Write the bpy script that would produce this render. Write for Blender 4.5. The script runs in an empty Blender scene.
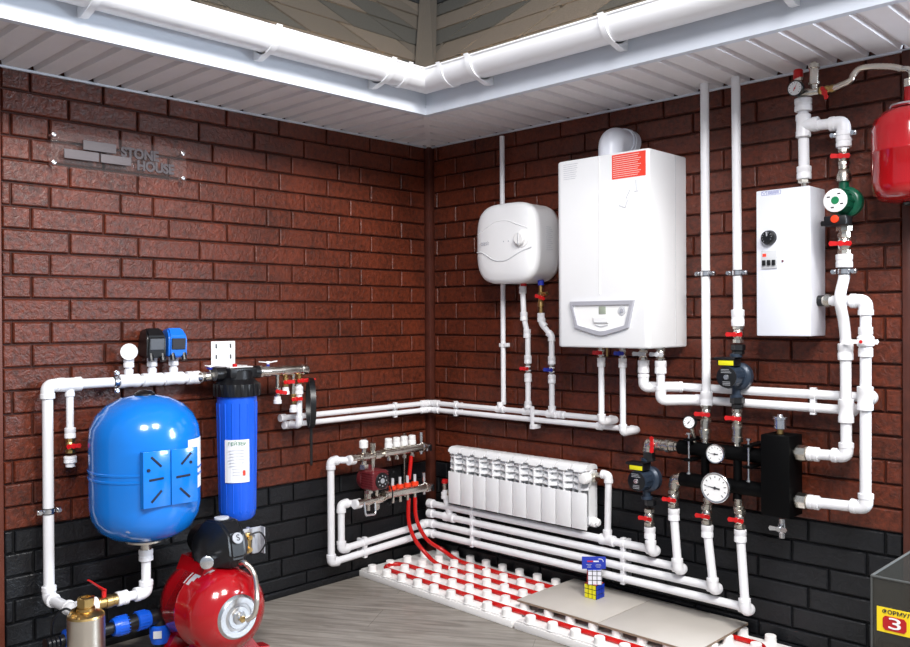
import bpy, bmesh, math, random
from mathutils import Vector as V, Matrix, Euler
from math import pi, sin, cos, radians as rad

SC = bpy.context.scene
COL = SC.collection

# ---------------------------------------------------------------- camera
cam = bpy.data.cameras.new('camera'); camo = bpy.data.objects.new('camera', cam); COL.objects.link(camo)
cam.sensor_width = 36; cam.lens = 862.65 / 910 * 36
cam.clip_start = .05
Rg = V((0.71625185, 0.69781909, -0.00564017)); Fw = V((-0.69784149, 0.71623658, -0.00473463))
Up = Rg.cross(Fw)
camo.matrix_world = Matrix(((Rg.x, Up.x, -Fw.x, 2.87329), (Rg.y, Up.y, -Fw.y, -2.78284), (Rg.z, Up.z, -Fw.z, 1.09436), (0, 0, 0, 1)))
SC.camera = camo
SC.view_settings.view_transform = 'Standard'; SC.view_settings.look = 'None'
SC.view_settings.gamma = 1; SC.view_settings.use_curve_mapping = False
SC.view_settings.exposure = 0.0

# ---------------------------------------------------------------- world and room lights
W = bpy.data.worlds.new('world'); SC.world = W; W.use_nodes = True
bg = W.node_tree.nodes['Background']; bg.inputs[0].default_value = (.80, .88, 1, 1); bg.inputs[1].default_value = .42
def area(name, loc, target, size, power, color=(1, 1, 1), sy=None):
    d = bpy.data.lights.new(name, 'AREA'); d.energy = power; d.color = color
    d.size = size
    if sy: d.shape = 'RECTANGLE'; d.size_y = sy
    o = bpy.data.objects.new(name, d); COL.objects.link(o); o.location = loc
    o.rotation_euler = (V(target) - V(loc)).to_track_quat('-Z', 'Y').to_euler()
    return o
area('ceiling_spot', (3.3, -1.5, 3.1), (.1, -.5, .7), .7, 105, (1, .97, .93))
area('ceiling_panel', (3.1, -3.0, 3.1), (.5, -.4, .7), .9, 112, (1, .985, .99))
area('window_light', (3.9, 1.1, 2.0), (0, -1.0, .9), 1.3, 270, (.76, .87, 1), 1.5)

# ---------------------------------------------------------------- materials
def lin(h):
    if isinstance(h, str):
        c = [int(h[i:i + 2], 16) / 255 for i in (0, 2, 4)]
        return tuple((x / 12.92 if x <= .04045 else ((x + .055) / 1.055) ** 2.4) for x in c) + (1,)
    return tuple(h) + (1,)
def mat(name, col, rough=.4, metal=0, bump=0, bscale=80, vary=0, vscale=8, coat=0, trans=0, emit=0, spec=.5, col2=None, alpha=1):
    m = bpy.data.materials.new(name); m.use_nodes = True
    nt = m.node_tree; b = nt.nodes['Principled BSDF']; N = nt.nodes.new; L = nt.links.new
    c = lin(col)
    b.inputs['Base Color'].default_value = c; b.inputs['Roughness'].default_value = rough
    b.inputs['Metallic'].default_value = metal; b.inputs['Coat Weight'].default_value = coat
    b.inputs['Transmission Weight'].default_value = trans; b.inputs['Specular IOR Level'].default_value = spec
    b.inputs['Alpha'].default_value = alpha
    if emit:
        b.inputs['Emission Color'].default_value = c; b.inputs['Emission Strength'].default_value = emit
    tc = N('ShaderNodeTexCoord')
    if vary or col2:
        n = N('ShaderNodeTexNoise'); n.inputs['Scale'].default_value = vscale; n.inputs['Detail'].default_value = 6
        L(tc.outputs['Object'], n.inputs['Vector'])
        r = N('ShaderNodeValToRGB'); r.color_ramp.elements[0].position = .3; r.color_ramp.elements[1].position = .7
        a = lin(col2) if col2 else tuple(x * (1 - vary) for x in c[:3]) + (1,)
        r.color_ramp.elements[0].color = a
        r.color_ramp.elements[1].color = c if col2 else tuple(min(1, x * (1 + vary)) for x in c[:3]) + (1,)
        L(n.outputs['Fac'], r.inputs['Fac']); L(r.outputs['Color'], b.inputs['Base Color'])
    if bump:
        n2 = N('ShaderNodeTexNoise'); n2.inputs['Scale'].default_value = bscale; n2.inputs['Detail'].default_value = 8
        L(tc.outputs['Object'], n2.inputs['Vector'])
        bp = N('ShaderNodeBump'); bp.inputs['Strength'].default_value = bump; bp.inputs['Distance'].default_value = .01
        L(n2.outputs['Fac'], bp.inputs['Height']); L(bp.outputs['Normal'], b.inputs['Normal'])
    return m
WH = mat('white_polypropylene', 'E9E9EC', .32, vary=.02)
WP = mat('white_plastic', 'F0F0F0', .38, vary=.015)
WE = mat('white_enamel', 'ECEDEF', .3, vary=.01, coat=.15)
WB = mat('bluish_white_enamel', 'E6E9F2', .3, vary=.01)
NI = mat('nickel', 'D6D1C7', .27, 1, vary=.1, vscale=30)
CH = mat('chrome', 'E2E4E8', .24, 1, vary=.03)
BRS = mat('brass', 'C6A66C', .34, 1, vary=.12, vscale=40)
ST = mat('brushed_steel', 'E4DCD0', .3, 1, vary=.05, vscale=20)
RED = mat('red_handle_paint', 'C81A1C', .3, vary=.08)
BLH = mat('blue_handle_paint', '20309A', .3, vary=.08)
REDT = mat('red_tank_enamel', 'A00712', .16, vary=.04, coat=.6)
BLT = mat('blue_tank_enamel', '0A74D2', .2, vary=.03, coat=.5)
BLS = mat('blue_switch_plastic', '1670D8', .35, vary=.05)
BLF = mat('blue_bowl_plastic', '1A5CDC', .28, vary=.04)
BLC = mat('blue_fitting_plastic', '1258CE', .3, vary=.05)
BK = mat('black_plastic', '101114', .35, vary=.15)
BKM = mat('black_painted_steel', '030304', .6, vary=.2, spec=.1)
BKR = mat('dark_slot', '04122E', .7, vary=.1)
PMP = mat('grey_blue_cast_iron', '2C3848', .38, .2, vary=.15, vscale=25)
PMR = mat('burgundy_pump_paint', '641C22', .38, vary=.12, vscale=25)
PMG = mat('green_pump_paint', '04523A', .3, vary=.1, vscale=25)
YEL = mat('yellow_label', 'E2DA18', .5, vary=.04)
GRY = mat('grey_plastic', 'A6A8AE', .45, vary=.05)
LGR = mat('pale_grey_plastic', 'C6C8CC', .35, vary=.03)
SGN = mat('grey_sign_metal', '6A6467', .7, .0, vary=.06)
SGL = mat('dark_grey_letters', '4E484C', .6, .0, vary=.06)
INK = mat('dark_ink', '2A2A30', .6, vary=.1)
INKG = mat('grey_ink', 'BABCC4', .6, vary=.1)
INKW = mat('white_ink', 'F0D8D4', .6, vary=.02)
ORG = mat('orange_red_sticker', 'F0442F', .5, vary=.02)
LCD = mat('lcd_screen', '9AA294', .3, vary=.03)
PEX = mat('red_pex_plastic', 'BE120E', .25, vary=.05)
FLM = mat('orange_red_cup', 'F0401C', .3, vary=.05)
CLR = mat('clear_plastic', 'E8EEF2', .08, trans=.92, vary=.01)
ACR = mat('clear_acrylic', 'F6F0F0', .06, vary=.01, alpha=.02)
BIN = mat('smoky_clear_plastic', '3A3833', .25, vary=.05, alpha=.55)
WMAT = mat('white_moulded_foam', 'F2F0EE', .5, bump=.15, bscale=120, vary=.02)
BROWN = mat('brown_corner_trim', '4A2218', .45, vary=.2, vscale=30)
SOF = mat('white_soffit_vinyl', 'E6E2E4', .55, vary=.03, bump=.25, bscale=420)
FAS = mat('white_fascia_vinyl', 'D4DAE4', .4, vary=.02)
GUT = mat('white_gutter_vinyl', 'EFF0F4', .28, vary=.01)
BEI = mat('beige_painted_wall', '9A8A74', .6, vary=.06)
LED = mat('led_strip_glow', 'FFDDB4', .5, emit=34)
SILV = mat('silver_bezel', 'B2B3BC', .35, .15, vary=.04)
GRN = mat('green_ink', '0B7A4C', .5, vary=.04)
NAVY = mat('navy_blue_card', '1A34A8', .5, vary=.05)
CY = mat('cube_yellow', 'E6DC1E', .3, vary=.04); CBL = mat('cube_blue', '1438B0', .3, vary=.04)
CWH = mat('cube_white', 'DDDDE6', .3, vary=.03); CRD = mat('cube_red', 'C8242A', .3, vary=.04)
TIL = mat('pale_laminate_board', 'C6C0B8', .38, vary=.05, vscale=5)
TED = mat('board_core', '8A7866', .7, vary=.1)

def brickmat(name, c1, c2, rough, spec, bs=1.0):
    m = bpy.data.materials.new(name); m.use_nodes = True
    nt = m.node_tree; b = nt.nodes['Principled BSDF']; N = nt.nodes.new; L = nt.links.new
    tc = N('ShaderNodeTexCoord')
    n = N('ShaderNodeTexNoise'); n.inputs['Scale'].default_value = 55; n.inputs['Detail'].default_value = 8; n.inputs['Roughness'].default_value = .65
    L(tc.outputs['Object'], n.inputs['Vector'])
    n1 = N('ShaderNodeTexNoise'); n1.inputs['Scale'].default_value = 5; L(tc.outputs['Object'], n1.inputs['Vector'])
    ad = N('ShaderNodeMath'); ad.operation = 'MULTIPLY_ADD'; ad.inputs[1].default_value = .3; L(n1.outputs['Fac'], ad.inputs[0])
    sc = N('ShaderNodeMath'); sc.operation = 'MULTIPLY'; sc.inputs[1].default_value = .7; L(n.outputs['Fac'], sc.inputs[0]); L(sc.outputs[0], ad.inputs[2])
    r = N('ShaderNodeValToRGB'); r.color_ramp.elements[0].position = .38; r.color_ramp.elements[1].position = .62
    r.color_ramp.elements[0].color = lin(c1); r.color_ramp.elements[1].color = lin(c2)
    L(ad.outputs[0], r.inputs['Fac']); L(r.outputs['Color'], b.inputs['Base Color'])
    b.inputs['Roughness'].default_value = rough; b.inputs['Specular IOR Level'].default_value = spec
    v = N('ShaderNodeTexNoise'); v.inputs['Scale'].default_value = 48; v.inputs['Detail'].default_value = 5; v.inputs['Distortion'].default_value = 1.2
    L(tc.outputs['Object'], v.inputs['Vector'])
    bp = N('ShaderNodeBump'); bp.inputs['Strength'].default_value = .42 * bs; bp.inputs['Distance'].default_value = .009
    L(v.outputs['Fac'], bp.inputs['Height']); L(bp.outputs['Normal'], b.inputs['Normal'])
    return m
BR = brickmat('red_brick_panel', '3C180B', '6B2D18', .42, .5)
BRD = brickmat('black_brick_panel', '08090C', '111318', .45, .45, .8)
BRJ = brickmat('red_panel_joint', '2E120B', '441C12', .6, .3, .4)
BDJ = brickmat('black_panel_joint', '060708', '0D0E10', .6, .3, .4)
SH = [mat('shingle_tan', '6A5F53', .9, bump=.6, bscale=500, col2='4C443A', vscale=300),
      mat('shingle_grey', '46433C', .9, bump=.6, bscale=500, col2='35342F', vscale=300),
      mat('shingle_brown', '554D43', .9, bump=.6, bscale=500, col2='4A433A', vscale=300),
      mat('shingle_charcoal_and_falloff', '0E1014', .9, bump=.6, bscale=500, col2='050608', vscale=60)]
def floormat():
    m = bpy.data.materials.new('grey_oak_laminate'); m.use_nodes = True
    nt = m.node_tree; b = nt.nodes['Principled BSDF']; N = nt.nodes.new; L = nt.links.new
    tc = N('ShaderNodeTexCoord'); mp = N('ShaderNodeMapping'); mp.inputs['Rotation'].default_value = (0, 0, rad(-32))
    L(tc.outputs['Object'], mp.inputs['Vector'])
    m2 = N('ShaderNodeMapping'); m2.inputs['Scale'].default_value = (1.6, 17, 1); L(mp.outputs[0], m2.inputs['Vector'])
    n = N('ShaderNodeTexNoise'); n.inputs['Scale'].default_value = 2.2; n.inputs['Detail'].default_value = 9; n.inputs['Distortion'].default_value = .8; n.inputs['Roughness'].default_value = .6
    L(m2.outputs[0], n.inputs['Vector'])
    r = N('ShaderNodeValToRGB'); e = r.color_ramp.elements
    e[0].position = .3; e[0].color = lin('6F675F'); e[1].position = .62; e[1].color = lin('9C958C')
    L(n.outputs['Fac'], r.inputs['Fac'])
    bk = N('ShaderNodeTexBrick'); bk.inputs['Scale'].default_value = 1; bk.inputs['Brick Width'].default_value = 1.2; bk.inputs['Row Height'].default_value = .19
    bk.inputs['Mortar Size'].default_value = .0012; bk.inputs['Color1'].default_value = (1, 1, 1, 1); bk.inputs['Color2'].default_value = (.92, .92, .92, 1); bk.inputs['Mortar'].default_value = (.55, .52, .5, 1)
    L(mp.outputs[0], bk.inputs['Vector'])
    mx = N('ShaderNodeMix'); mx.data_type = 'RGBA'; mx.blend_type = 'MULTIPLY'; mx.inputs[0].default_value = 1
    L(r.outputs['Color'], mx.inputs[6]); L(bk.outputs['Color'], mx.inputs[7]); L(mx.outputs[2], b.inputs['Base Color'])
    b.inputs['Roughness'].default_value = .42
    return m
FLR = floormat()

# ---------------------------------------------------------------- mesh helpers
def frame(d):
    d = V(d).normalized(); a = V((0, 0, 1)) if abs(d.z) < .9 else V((1, 0, 0))
    x = a.cross(d).normalized(); y = d.cross(x); return x, y, d
class MB:
    def __init__(s): s.bm = bmesh.new(); s.mi = 0
    def _f(s, vs):
        try:
            f = s.bm.faces.new(vs); f.material_index = s.mi; f.smooth = True; return f
        except ValueError: return None
    def box(s, c, size, rot=None, bev=0, seg=2):
        hx, hy, hz = [k / 2 for k in size]
        M = Matrix.Translation(V(c)) @ (rot.to_4x4() if rot else Matrix.Identity(4))
        b2 = bmesh.new(); bmesh.ops.create_cube(b2, size=1)
        for v in b2.verts: v.co = V((v.co.x * size[0], v.co.y * size[1], v.co.z * size[2]))
        if bev: bmesh.ops.bevel(b2, geom=b2.edges[:], offset=min(bev, min(size) * .49), segments=seg, affect='EDGES', profile=.5)
        s.merge(b2, M, seg > 2); return s
    def bb(s, lo, hi, bev=0, seg=2):
        lo, hi = V(lo), V(hi); return s.box((lo + hi) / 2, [abs(x) for x in (hi - lo)], None, bev, seg)
    def merge(s, b2, M=Matrix.Identity(4), smooth=True):
        mp = {}
        for v in b2.verts: mp[v] = s.bm.verts.new(M @ v.co)
        for f in b2.faces:
            g = s._f([mp[v] for v in f.verts])
            if g: g.smooth = smooth
        b2.free()
    def lathe(s, p, d, prof, seg=24, rot=0, ex=1, ey=1):
        x, y, d = frame(d); p = V(p); rings = []
        for h, r in prof:
            if r < 1e-6: rings.append([s.bm.verts.new(p + d * h)])
            else: rings.append([s.bm.verts.new(p + d * h + (x * cos(2 * pi * i / seg + rot) * ex + y * sin(2 * pi * i / seg + rot) * ey) * r) for i in range(seg)])
        for a, b in zip(rings, rings[1:]):
            for i in range(seg):
                j = (i + 1) % seg
                if len(a) == 1 and len(b) == 1: continue
                if len(a) == 1: s._f([a[0], b[i], b[j]])
                elif len(b) == 1: s._f([a[i], a[j], b[0]])
                else: s._f([a[i], a[j], b[j], b[i]])
        if len(rings[0]) > 1: s._f(rings[0][::-1])
        if len(rings[-1]) > 1: s._f(rings[-1])
        return s
    def cyl(s, p0, p1, r, r1=None, seg=24, ch=.0):
        p0, p1 = V(p0), V(p1); L = (p1 - p0).length; r1 = r if r1 is None else r1
        pr = [(0, r), (L, r1)] if not ch else [(0, r - ch), (ch, r), (L - ch, r1), (L, r1 - ch)]
        return s.lathe(p0, p1 - p0, pr, seg)
    def tube(s, pts, r, seg=16, ex=1, closed=False):
        pts = [V(p) for p in pts]; n = len(pts)
        x = None; rings = []
        for i, p in enumerate(pts):
            if closed: t = (pts[(i + 1) % n] - pts[i - 1]).normalized()
            else: t = (pts[min(i + 1, n - 1)] - pts[max(i - 1, 0)]).normalized()
            if x is None: x, y, _ = frame(t)
            else:
                x = (x - t * x.dot(t)).normalized(); y = t.cross(x)
            rr = r[i] if isinstance(r, (list, tuple)) else r
            rings.append([s.bm.verts.new(p + (x * cos(2 * pi * k / seg) + y * sin(2 * pi * k / seg) * ex) * rr) for k in range(seg)])
        prs = list(zip(rings, rings[1:])) + ([(rings[-1], rings[0])] if closed else [])
        for a, b in prs:
            for i in range(seg):
                j = (i + 1) % seg; s._f([a[i], a[j], b[j], b[i]])
        if not closed: s._f(rings[0][::-1]); s._f(rings[-1])
        return s
    def prism(s, pts, d, thick):
        """pts: 3D polygon, extruded along d by thick"""
        d = V(d).normalized() * thick
        a = [s.bm.verts.new(V(p)) for p in pts]; b = [s.bm.verts.new(V(p) + d) for p in pts]
        fs = [s._f(a[::-1]), s._f(b)]
        for i in range(len(a)):
            j = (i + 1) % len(a); s._f([a[i], a[j], b[j], b[i]])
        return s
    def sphere(s, c, r, sc=(1, 1, 1), u=20, v=12):
        b2 = bmesh.new(); bmesh.ops.create_uvsphere(b2, u_segments=u, v_segments=v, radius=r)
        s.merge(b2, Matrix.Translation(V(c)) @ Matrix.Diagonal((*sc, 1))); return s
    def hull(s, pts, bev=.004):
        b2 = bmesh.new()
        for p in pts: b2.verts.new(V(p))
        r = bmesh.ops.convex_hull(b2, input=b2.verts[:])
        bmesh.ops.dissolve_limit(b2, angle_limit=.05, verts=b2.verts[:], edges=b2.edges[:])
        if bev: bmesh.ops.bevel(b2, geom=b2.edges[:], offset=bev, segments=2, affect='EDGES')
        s.merge(b2, smooth=False); return s
    def build(s, name, m, parent=None, angle=35):
        bmesh.ops.recalc_face_normals(s.bm, faces=s.bm.faces[:])
        off = world_off(parent)
        if off.length: bmesh.ops.translate(s.bm, verts=s.bm.verts[:], vec=-off)
        me = bpy.data.meshes.new(name); s.bm.to_mesh(me); s.bm.free()
        for k in (m if isinstance(m, list) else [m]): me.materials.append(k)
        me.set_sharp_from_angle(angle=rad(angle))
        o = bpy.data.objects.new(name, me); COL.objects.link(o)
        if parent: o.parent = parent
        return o
def world_off(p):
    o = V((0, 0, 0))
    while p: o += p.location; p = p.parent
    return o
def fil(pts, r, n=6):
    """round the corners of a polyline"""
    pts = [V(p) for p in pts]; out = [pts[0]]
    for a, b, c in zip(pts, pts[1:], pts[2:]):
        d1 = (a - b); d2 = (c - b); k = min(r, d1.length * .49, d2.length * .49)
        d1.normalize(); d2.normalize()
        for i in range(n + 1):
            t = i / n; p0 = b + d1 * k; p1 = b + d2 * k
            out.append(p0 * (1 - t) ** 2 + b * 2 * t * (1 - t) + p1 * t * t)
    out.append(pts[-1]); return out
def cat(pts, n=8):
    """smooth curve through points"""
    P = [V(p) for p in pts]; P = [P[0] * 2 - P[1]] + P + [P[-1] * 2 - P[-2]]; out = []
    for i in range(1, len(P) - 2):
        for k in range(n):
            t = k / n; a, b, c, d = P[i - 1:i + 3]
            out.append(.5 * ((2 * b) + (c - a) * t + (2 * a - 5 * b + 4 * c - d) * t * t + (3 * b - a - 3 * c + d) * t ** 3))
    out.append(P[-2]); return out
def thing(name, label, category, loc, group=None):
    o = bpy.data.objects.new(name, None); COL.objects.link(o); o.location = loc; o.empty_display_size = .05
    o['label'] = label; o['category'] = category
    if group: o['group'] = group
    return o
def tag(o, label, category, group=None):
    o['label'] = label; o['category'] = category
    if group: o['group'] = group
    return o
def struct(o): o['kind'] = 'structure'; return o
def copy_tree(o, parent=None):
    c = o.copy(); COL.objects.link(c)
    if parent: c.parent = parent
    for ch in [k for k in bpy.data.objects if k.parent == o]: copy_tree(ch, c)
    return c
def L(t, z, o=.05): return V((o, -t, z))       # a point o metres in front of the left wall
def R(s, z, o=.05): return V((s, -o, z))       # a point o metres in front of the right wall
X, Y, Z = V((1, 0, 0)), V((0, 1, 0)), V((0, 0, 1))
def text(s, name, p, right, up, size, m, parent, thick=.0006, width=None, bold=0):
    cu = bpy.data.curves.new('t', 'FONT'); cu.body = s; cu.size = size; cu.extrude = thick; cu.offset = bold
    cu.align_x = 'CENTER'; cu.align_y = 'CENTER'
    to = bpy.data.objects.new('t', cu); COL.objects.link(to)
    me = bpy.data.meshes.new_from_object(to.evaluated_get(bpy.context.evaluated_depsgraph_get()))
    bpy.data.objects.remove(to); bpy.data.curves.remove(cu)
    r = V(right).normalized(); u = V(up).normalized(); n = r.cross(u)
    w = max(v.co.x for v in me.vertices) - min(v.co.x for v in me.vertices)
    k = width / w if width else 1
    off = world_off(parent)
    for v in me.vertices: v.co = V(p) + r * v.co.x * k + u * v.co.y + n * v.co.z - off
    me.materials.clear(); me.materials.append(m); me.name = name
    o = bpy.data.objects.new(name, me); COL.objects.link(o)
    if parent: o.parent = parent
    return o

# ---------------------------------------------------------------- pipe fittings
def pipe(root, pts, r, m=WH, name='pipe', bend=None):
    return MB().tube(fil(pts, bend or r * 1.6), r, 20).build(name, m, root)
def elbow(root, p, d1, d2, r, m=WH, name='elbow', k=2.1):
    p, d1, d2 = V(p), V(d1).normalized(), V(d2).normalized(); L_ = r * k
    b = MB().tube(fil([p + d1 * L_, p, p + d2 * L_], r * 1.5), r * 1.26, 20)
    for d in (d1, d2): b.cyl(p + d * (L_ - r * .75), p + d * (L_ + r * .25), r * 1.36, ch=.0012)
    return b.build(name, m, root)
def double_elbow(root, pts, r, m=WH, name='elbow'):
    b = MB().tube(fil(pts, r * 1.5), r * 1.27, 20); pts = [V(p) for p in pts]
    for a, c in ((pts[0], pts[1]), (pts[-1], pts[-2])):
        d = (c - a).normalized(); b.cyl(a - d * r * .1, a + d * r * .8, r * 1.36, ch=.0012)
    return b.build(name, m, root)
def coupling(root, p, d, r, ln=None, m=WH, name='coupling', k=1.38):
    p, d = V(p), V(d).normalized(); ln = ln or r * 2.6; h = ln / 2
    return MB().lathe(p - d * h, d, [(0, r * k - .002), (.0015, r * k), (ln * .4, r * k), (ln * .44, r * k * .95), (ln * .56, r * k * .95), (ln * .6, r * k), (ln - .0015, r * k), (ln, r * k - .002)]).build(name, m, root)
def tee(root, p, d, br, r, rb=None, m=WH):
    p, d, br = V(p), V(d).normalized(), V(br).normalized(); rb = rb or r
    h = r * 2.2
    b = MB().lathe(p - d * h, d, [(0, r * 1.25), (.0015, r * 1.4), (h * .5, r * 1.4), (h * .6, r * 1.3), (h * 1.4, r * 1.3), (h * 1.5, r * 1.4), (2 * h - .0015, r * 1.4), (2 * h, r * 1.25)])
    b.cyl(p, p + br * (r * 1.3 + rb * 1.5), rb * 1.3, ch=.001).cyl(p + br * (r * 1.3 + rb * .5), p + br * (r * 1.3 + rb * 1.6), rb * 1.38, ch=.001)
    return b.build('tee', m, root)
def nut(root, p, d, r, ln, m=NI, name='union_nut'):
    p, d = V(p), V(d).normalized()
    return MB().lathe(p - d * ln / 2, d, [(0, r * .8), (ln * .12, r), (ln * .88, r), (ln, r * .8)], 6).build(name, m, root, 20)
def wing(root, p, n, along, m, ln=.03, name='handle', one=False):
    """butterfly handle: hub on stem and two wings"""
    p, n, a = V(p), V(n).normalized(), V(along).normalized(); w = n.cross(a)
    b = MB().cyl(p - n * .012, p + n * .004, .0048, seg=12).cyl(p, p + n * .007, .0085, seg=16, ch=.001)
    for sg in ((1,) if one else (-1, 1)):
        e = a * sg
        b.prism([p + n * .001 + e * .004 + w * .0055, p + n * .001 + e * ln + n * .004 + w * .0075, p + n * .001 + e * (ln + .004) + n * .004, p + n * .001 + e * ln + n * .004 - w * .0075, p + n * .001 + e * .004 - w * .0055], n, .0035)
    return b.build(name, m, root)
def valve(root, p, d, r, n, hm=RED, along=None, m=NI, ln=None, hl=.03, one=False):
    """ball valve: ribbed body on axis d, handle on side n"""
    p, d, n = V(p), V(d).normalized(), V(n).normalized(); ln = ln or r * 3.6; h = ln / 2
    b = MB().lathe(p - d * h, d, [(0, r * .95), (.001, r * 1.18), (h * .42, r * 1.18), (h * .5, r * .92), (h * .62, r * .98)], 8)
    b.lathe(p - d * h * .6, d, [(0, r * .8), (h * .25, r * 1.05), (h * .6, r * 1.15), (h * .95, r * 1.05), (h * 1.2, r * .8)], 20)
    b.lathe(p + d * h * .38, d, [(0, r * .98), (h * .12, r * .92), (h * .2, r * 1.18), (h * .62 - .001, r * 1.18), (h * .62, r * .95)], 8)
    b.cyl(p, p + n * (r * 1.15 + .008), .0055, seg=12)
    o = b.build('valve', m, root)
    wing(o, p + n * (r * 1.15 + .006), n, along or d.cross(n), hm, hl, one=one)
    return o
def clamp(root, p, d, n, r):
    """metal pipe clamp with two screws, holding the pipe off the wall; n points into the room"""
    p, d, n = V(p), V(d).normalized(), V(n).normalized(); w = d.cross(n)
    b = MB().lathe(p - d * .007, d, [(0, r + .0005), (0, r + .0035), (.014, r + .0035), (.014, r + .0005)], 24)
    for sg in (-1, 1):
        q = p + w * sg * (r + .013)
        b.box(q, (.014, .014, .014), Matrix((w, d, n)).transposed(), .001)
        b.cyl(q - n * .010, q + n * .016, .0062, seg=12)
    b.cyl(p - n * r, p - n * .046, .004, seg=8)
    o = b.build('pipe_clamp', CH, root)
    MB().lathe(p - d * .0095, d, [(0, r + .0002), (0, r + .002), (.019, r + .002), (.019, r + .0002)], 24).build('rubber_lining', BK, o)
    return o
def clip(root, p, d, n, r, ext=0):
    """white snap-in pipe clip"""
    p, d, n = V(p), V(d).normalized(), V(n).normalized(); w = d.cross(n)
    b = MB().lathe(p - d * .008, d, [(0, r), (0, r + .004), (.016, r + .004), (.016, r)], 20)
    rot = Matrix((w, d, n)).transposed()
    b.box(p - n * (r + .012), (r * 1.6, .014, .03), rot, .001)
    for sg in (-1, 1): b.box(p + w * sg * (r + .004) + n * .002, (.006, .016, r * 1.3), rot, .001)
    return b.build('pipe_clip', WH, root)
def gauge(label, p, n, r, rim=CH, m2=None, needle=35, face=WP, depth=.02, stem=None, name='pressure_gauge', catg='gauge', nm=INK):
    p, n = V(p), V(n).normalized(); t = thing(name, label, catg, p - n * depth)
    rt = Z.cross(n).normalized(); up = n.cross(rt)
    MB().lathe(p - n * depth, n, [(0, r * .85), (depth * .2, r), (depth - .003, r), (depth, r * 1.03), (depth + .002, r * .99), (depth + .001, r * .86)], 32).build('case', rim, t)
    f = MB().lathe(p, n, [(-.002, r * .9), (.0012, r * .9)], 32).build('dial', face, t)
    b = MB()
    for i in range(11):
        a = rad(225 - 27 * i); e = rt * cos(a) + up * sin(a); w = n.cross(e)
        q = p + n * .0014; k = r * (.62 if i % 2 == 0 else .68)
        b.prism([q + e * k + w * r * .025, q + e * r * .8 + w * r * .025, q + e * r * .8 - w * r * .025, q + e * k - w * r * .025], n, .0004)
    b.build('scale_mark', INK, f)
    a = rad(needle); e = rt * cos(a) + up * sin(a); w = n.cross(e); q = p + n * .0022
    MB().prism([q - e * r * .35 + w * r * .06, q + e * r * .7, q - e * r * .35 - w * r * .06], n, .0006).cyl(q, q + n * .0015, r * .1, seg=12).build('needle', nm, f)
    if stem is not None:
        s0, s1, sr = stem; MB().cyl(s0, s1, sr, seg=14).build('stem', NI, t)
    return t

# ================================================================ SETTING
CZ = 1.889            # underside of the eaves
ZB, PZ = .4415, .0727  # height where black panels end, course height
random.seed(4)
def brick_wall(name, P, jA, jB, jC, s1, zt, nrm):
    """P(s,z,o) -> point. joints repeat .936 m (C) or .234 m (A, B)"""
    b = MB()
    mort = .008
    for k in range(-7, 21):
        z0 = ZB + PZ * k + mort / 2; z1 = z0 + PZ - mort
        z0 = max(z0, .028); z1 = min(z1, zt)
        if z1 - z0 < .008: continue
        kind = (k - 19) % 3   # 0:A 2:B 1:C
        if kind == 0: js = [jA + .234 * i for i in range(-2, 12)]
        elif kind == 2: js = [jB + .234 * i for i in range(-2, 12)]
        else: js = [j + .936 * i for i in range(-1, 4) for j in jC]
        js = sorted(j for j in js if .03 < j < s1 - .01); js = [.026] + js + [s1]
        for a, c in zip(js, js[1:]):
            a += mort / 2; c -= mort / 2
            if c - a < .01: continue
            b.mi = 1 if k < 0 else 0
            g = .0065; jit = random.uniform(-.0012, .0008)
            back = [P(a - .0015, z0 - .0015, -.011), P(c + .0015, z0 - .0015, -.011), P(c + .0015, z1 + .0015, -.011), P(a - .0015, z1 + .0015, -.011)]
            mid = [P(a, z0, -.003), P(c, z0, -.003), P(c, z1, -.003), P(a, z1, -.003)]
            fr = [P(a + g * .5, z0 + g * .5, jit), P(c - g * .5, z0 + g * .5, jit), P(c - g * .5, z1 - g * .5, jit), P(a + g * .5, z1 - g * .5, jit)]
            vs = [[b.bm.verts.new(p) for p in q] for q in (back, mid, fr)]
            for q0, q1 in zip(vs, vs[1:]):
                for i in range(4): b._f([q0[i], q0[(i + 1) % 4], q1[(i + 1) % 4], q1[i]])
            b._f(vs[2])
    b.mi = 2
    lo, hi = P(0, ZB, -.010), P(s1 + .004, zt, -.06); b.bb(lo, hi)
    b.mi = 3
    lo, hi = P(0, .0, -.010), P(s1 + .004, ZB, -.06); b.bb(lo, hi)
    o = b.build(name, [BR, BRD, BRJ, BDJ], None, 20); struct(o); return o
brick_wall('wall_left', L, .12, .0, (0.0 + .764 - .936 + .0, .530, .413, .179, .881), 1.846, CZ + .019, X)
brick_wall('wall_right', R, .055, .174, (.108, .225, .459, .576, .81), 2.032, CZ + .019, Y)
struct(MB().bb((-.012, -.026, 0), (.026, .012, CZ), .003).build('trim_1', BROWN))
struct(MB().bb((-.02, -1.885, 0), (.008, -1.848, CZ), .003).build('trim_2', mat('orange_brown_trim', '5E2C1C', .45, vary=.15)))
struct(MB().bb((2.034, -.012, 0), (2.062, .03, CZ), .003).build('trim_3', BROWN))
struct(MB().bb((-.0095, -1.846, 0), (.006, -.026, .026), .002).build('baseboard_left', BRD))
struct(MB().bb((.026, -.006, 0), (2.032, .0095, .026), .002).build('baseboard_right', BRD))
struct(MB().bb((-.06, -3.0, 0), (-.02, -1.886, CZ)).build('wall_far_left', mat('dark_panel', '3A2620', .6, vary=.1)))
struct(MB().bb((2.0645, .012, 0), (2.22, .05, CZ + .019)).build('wall_far_right', BEI))
struct(MB().bb((-.06, -5.2, -.04), (5.4, .06, 0)).build('floor', FLR))

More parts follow.
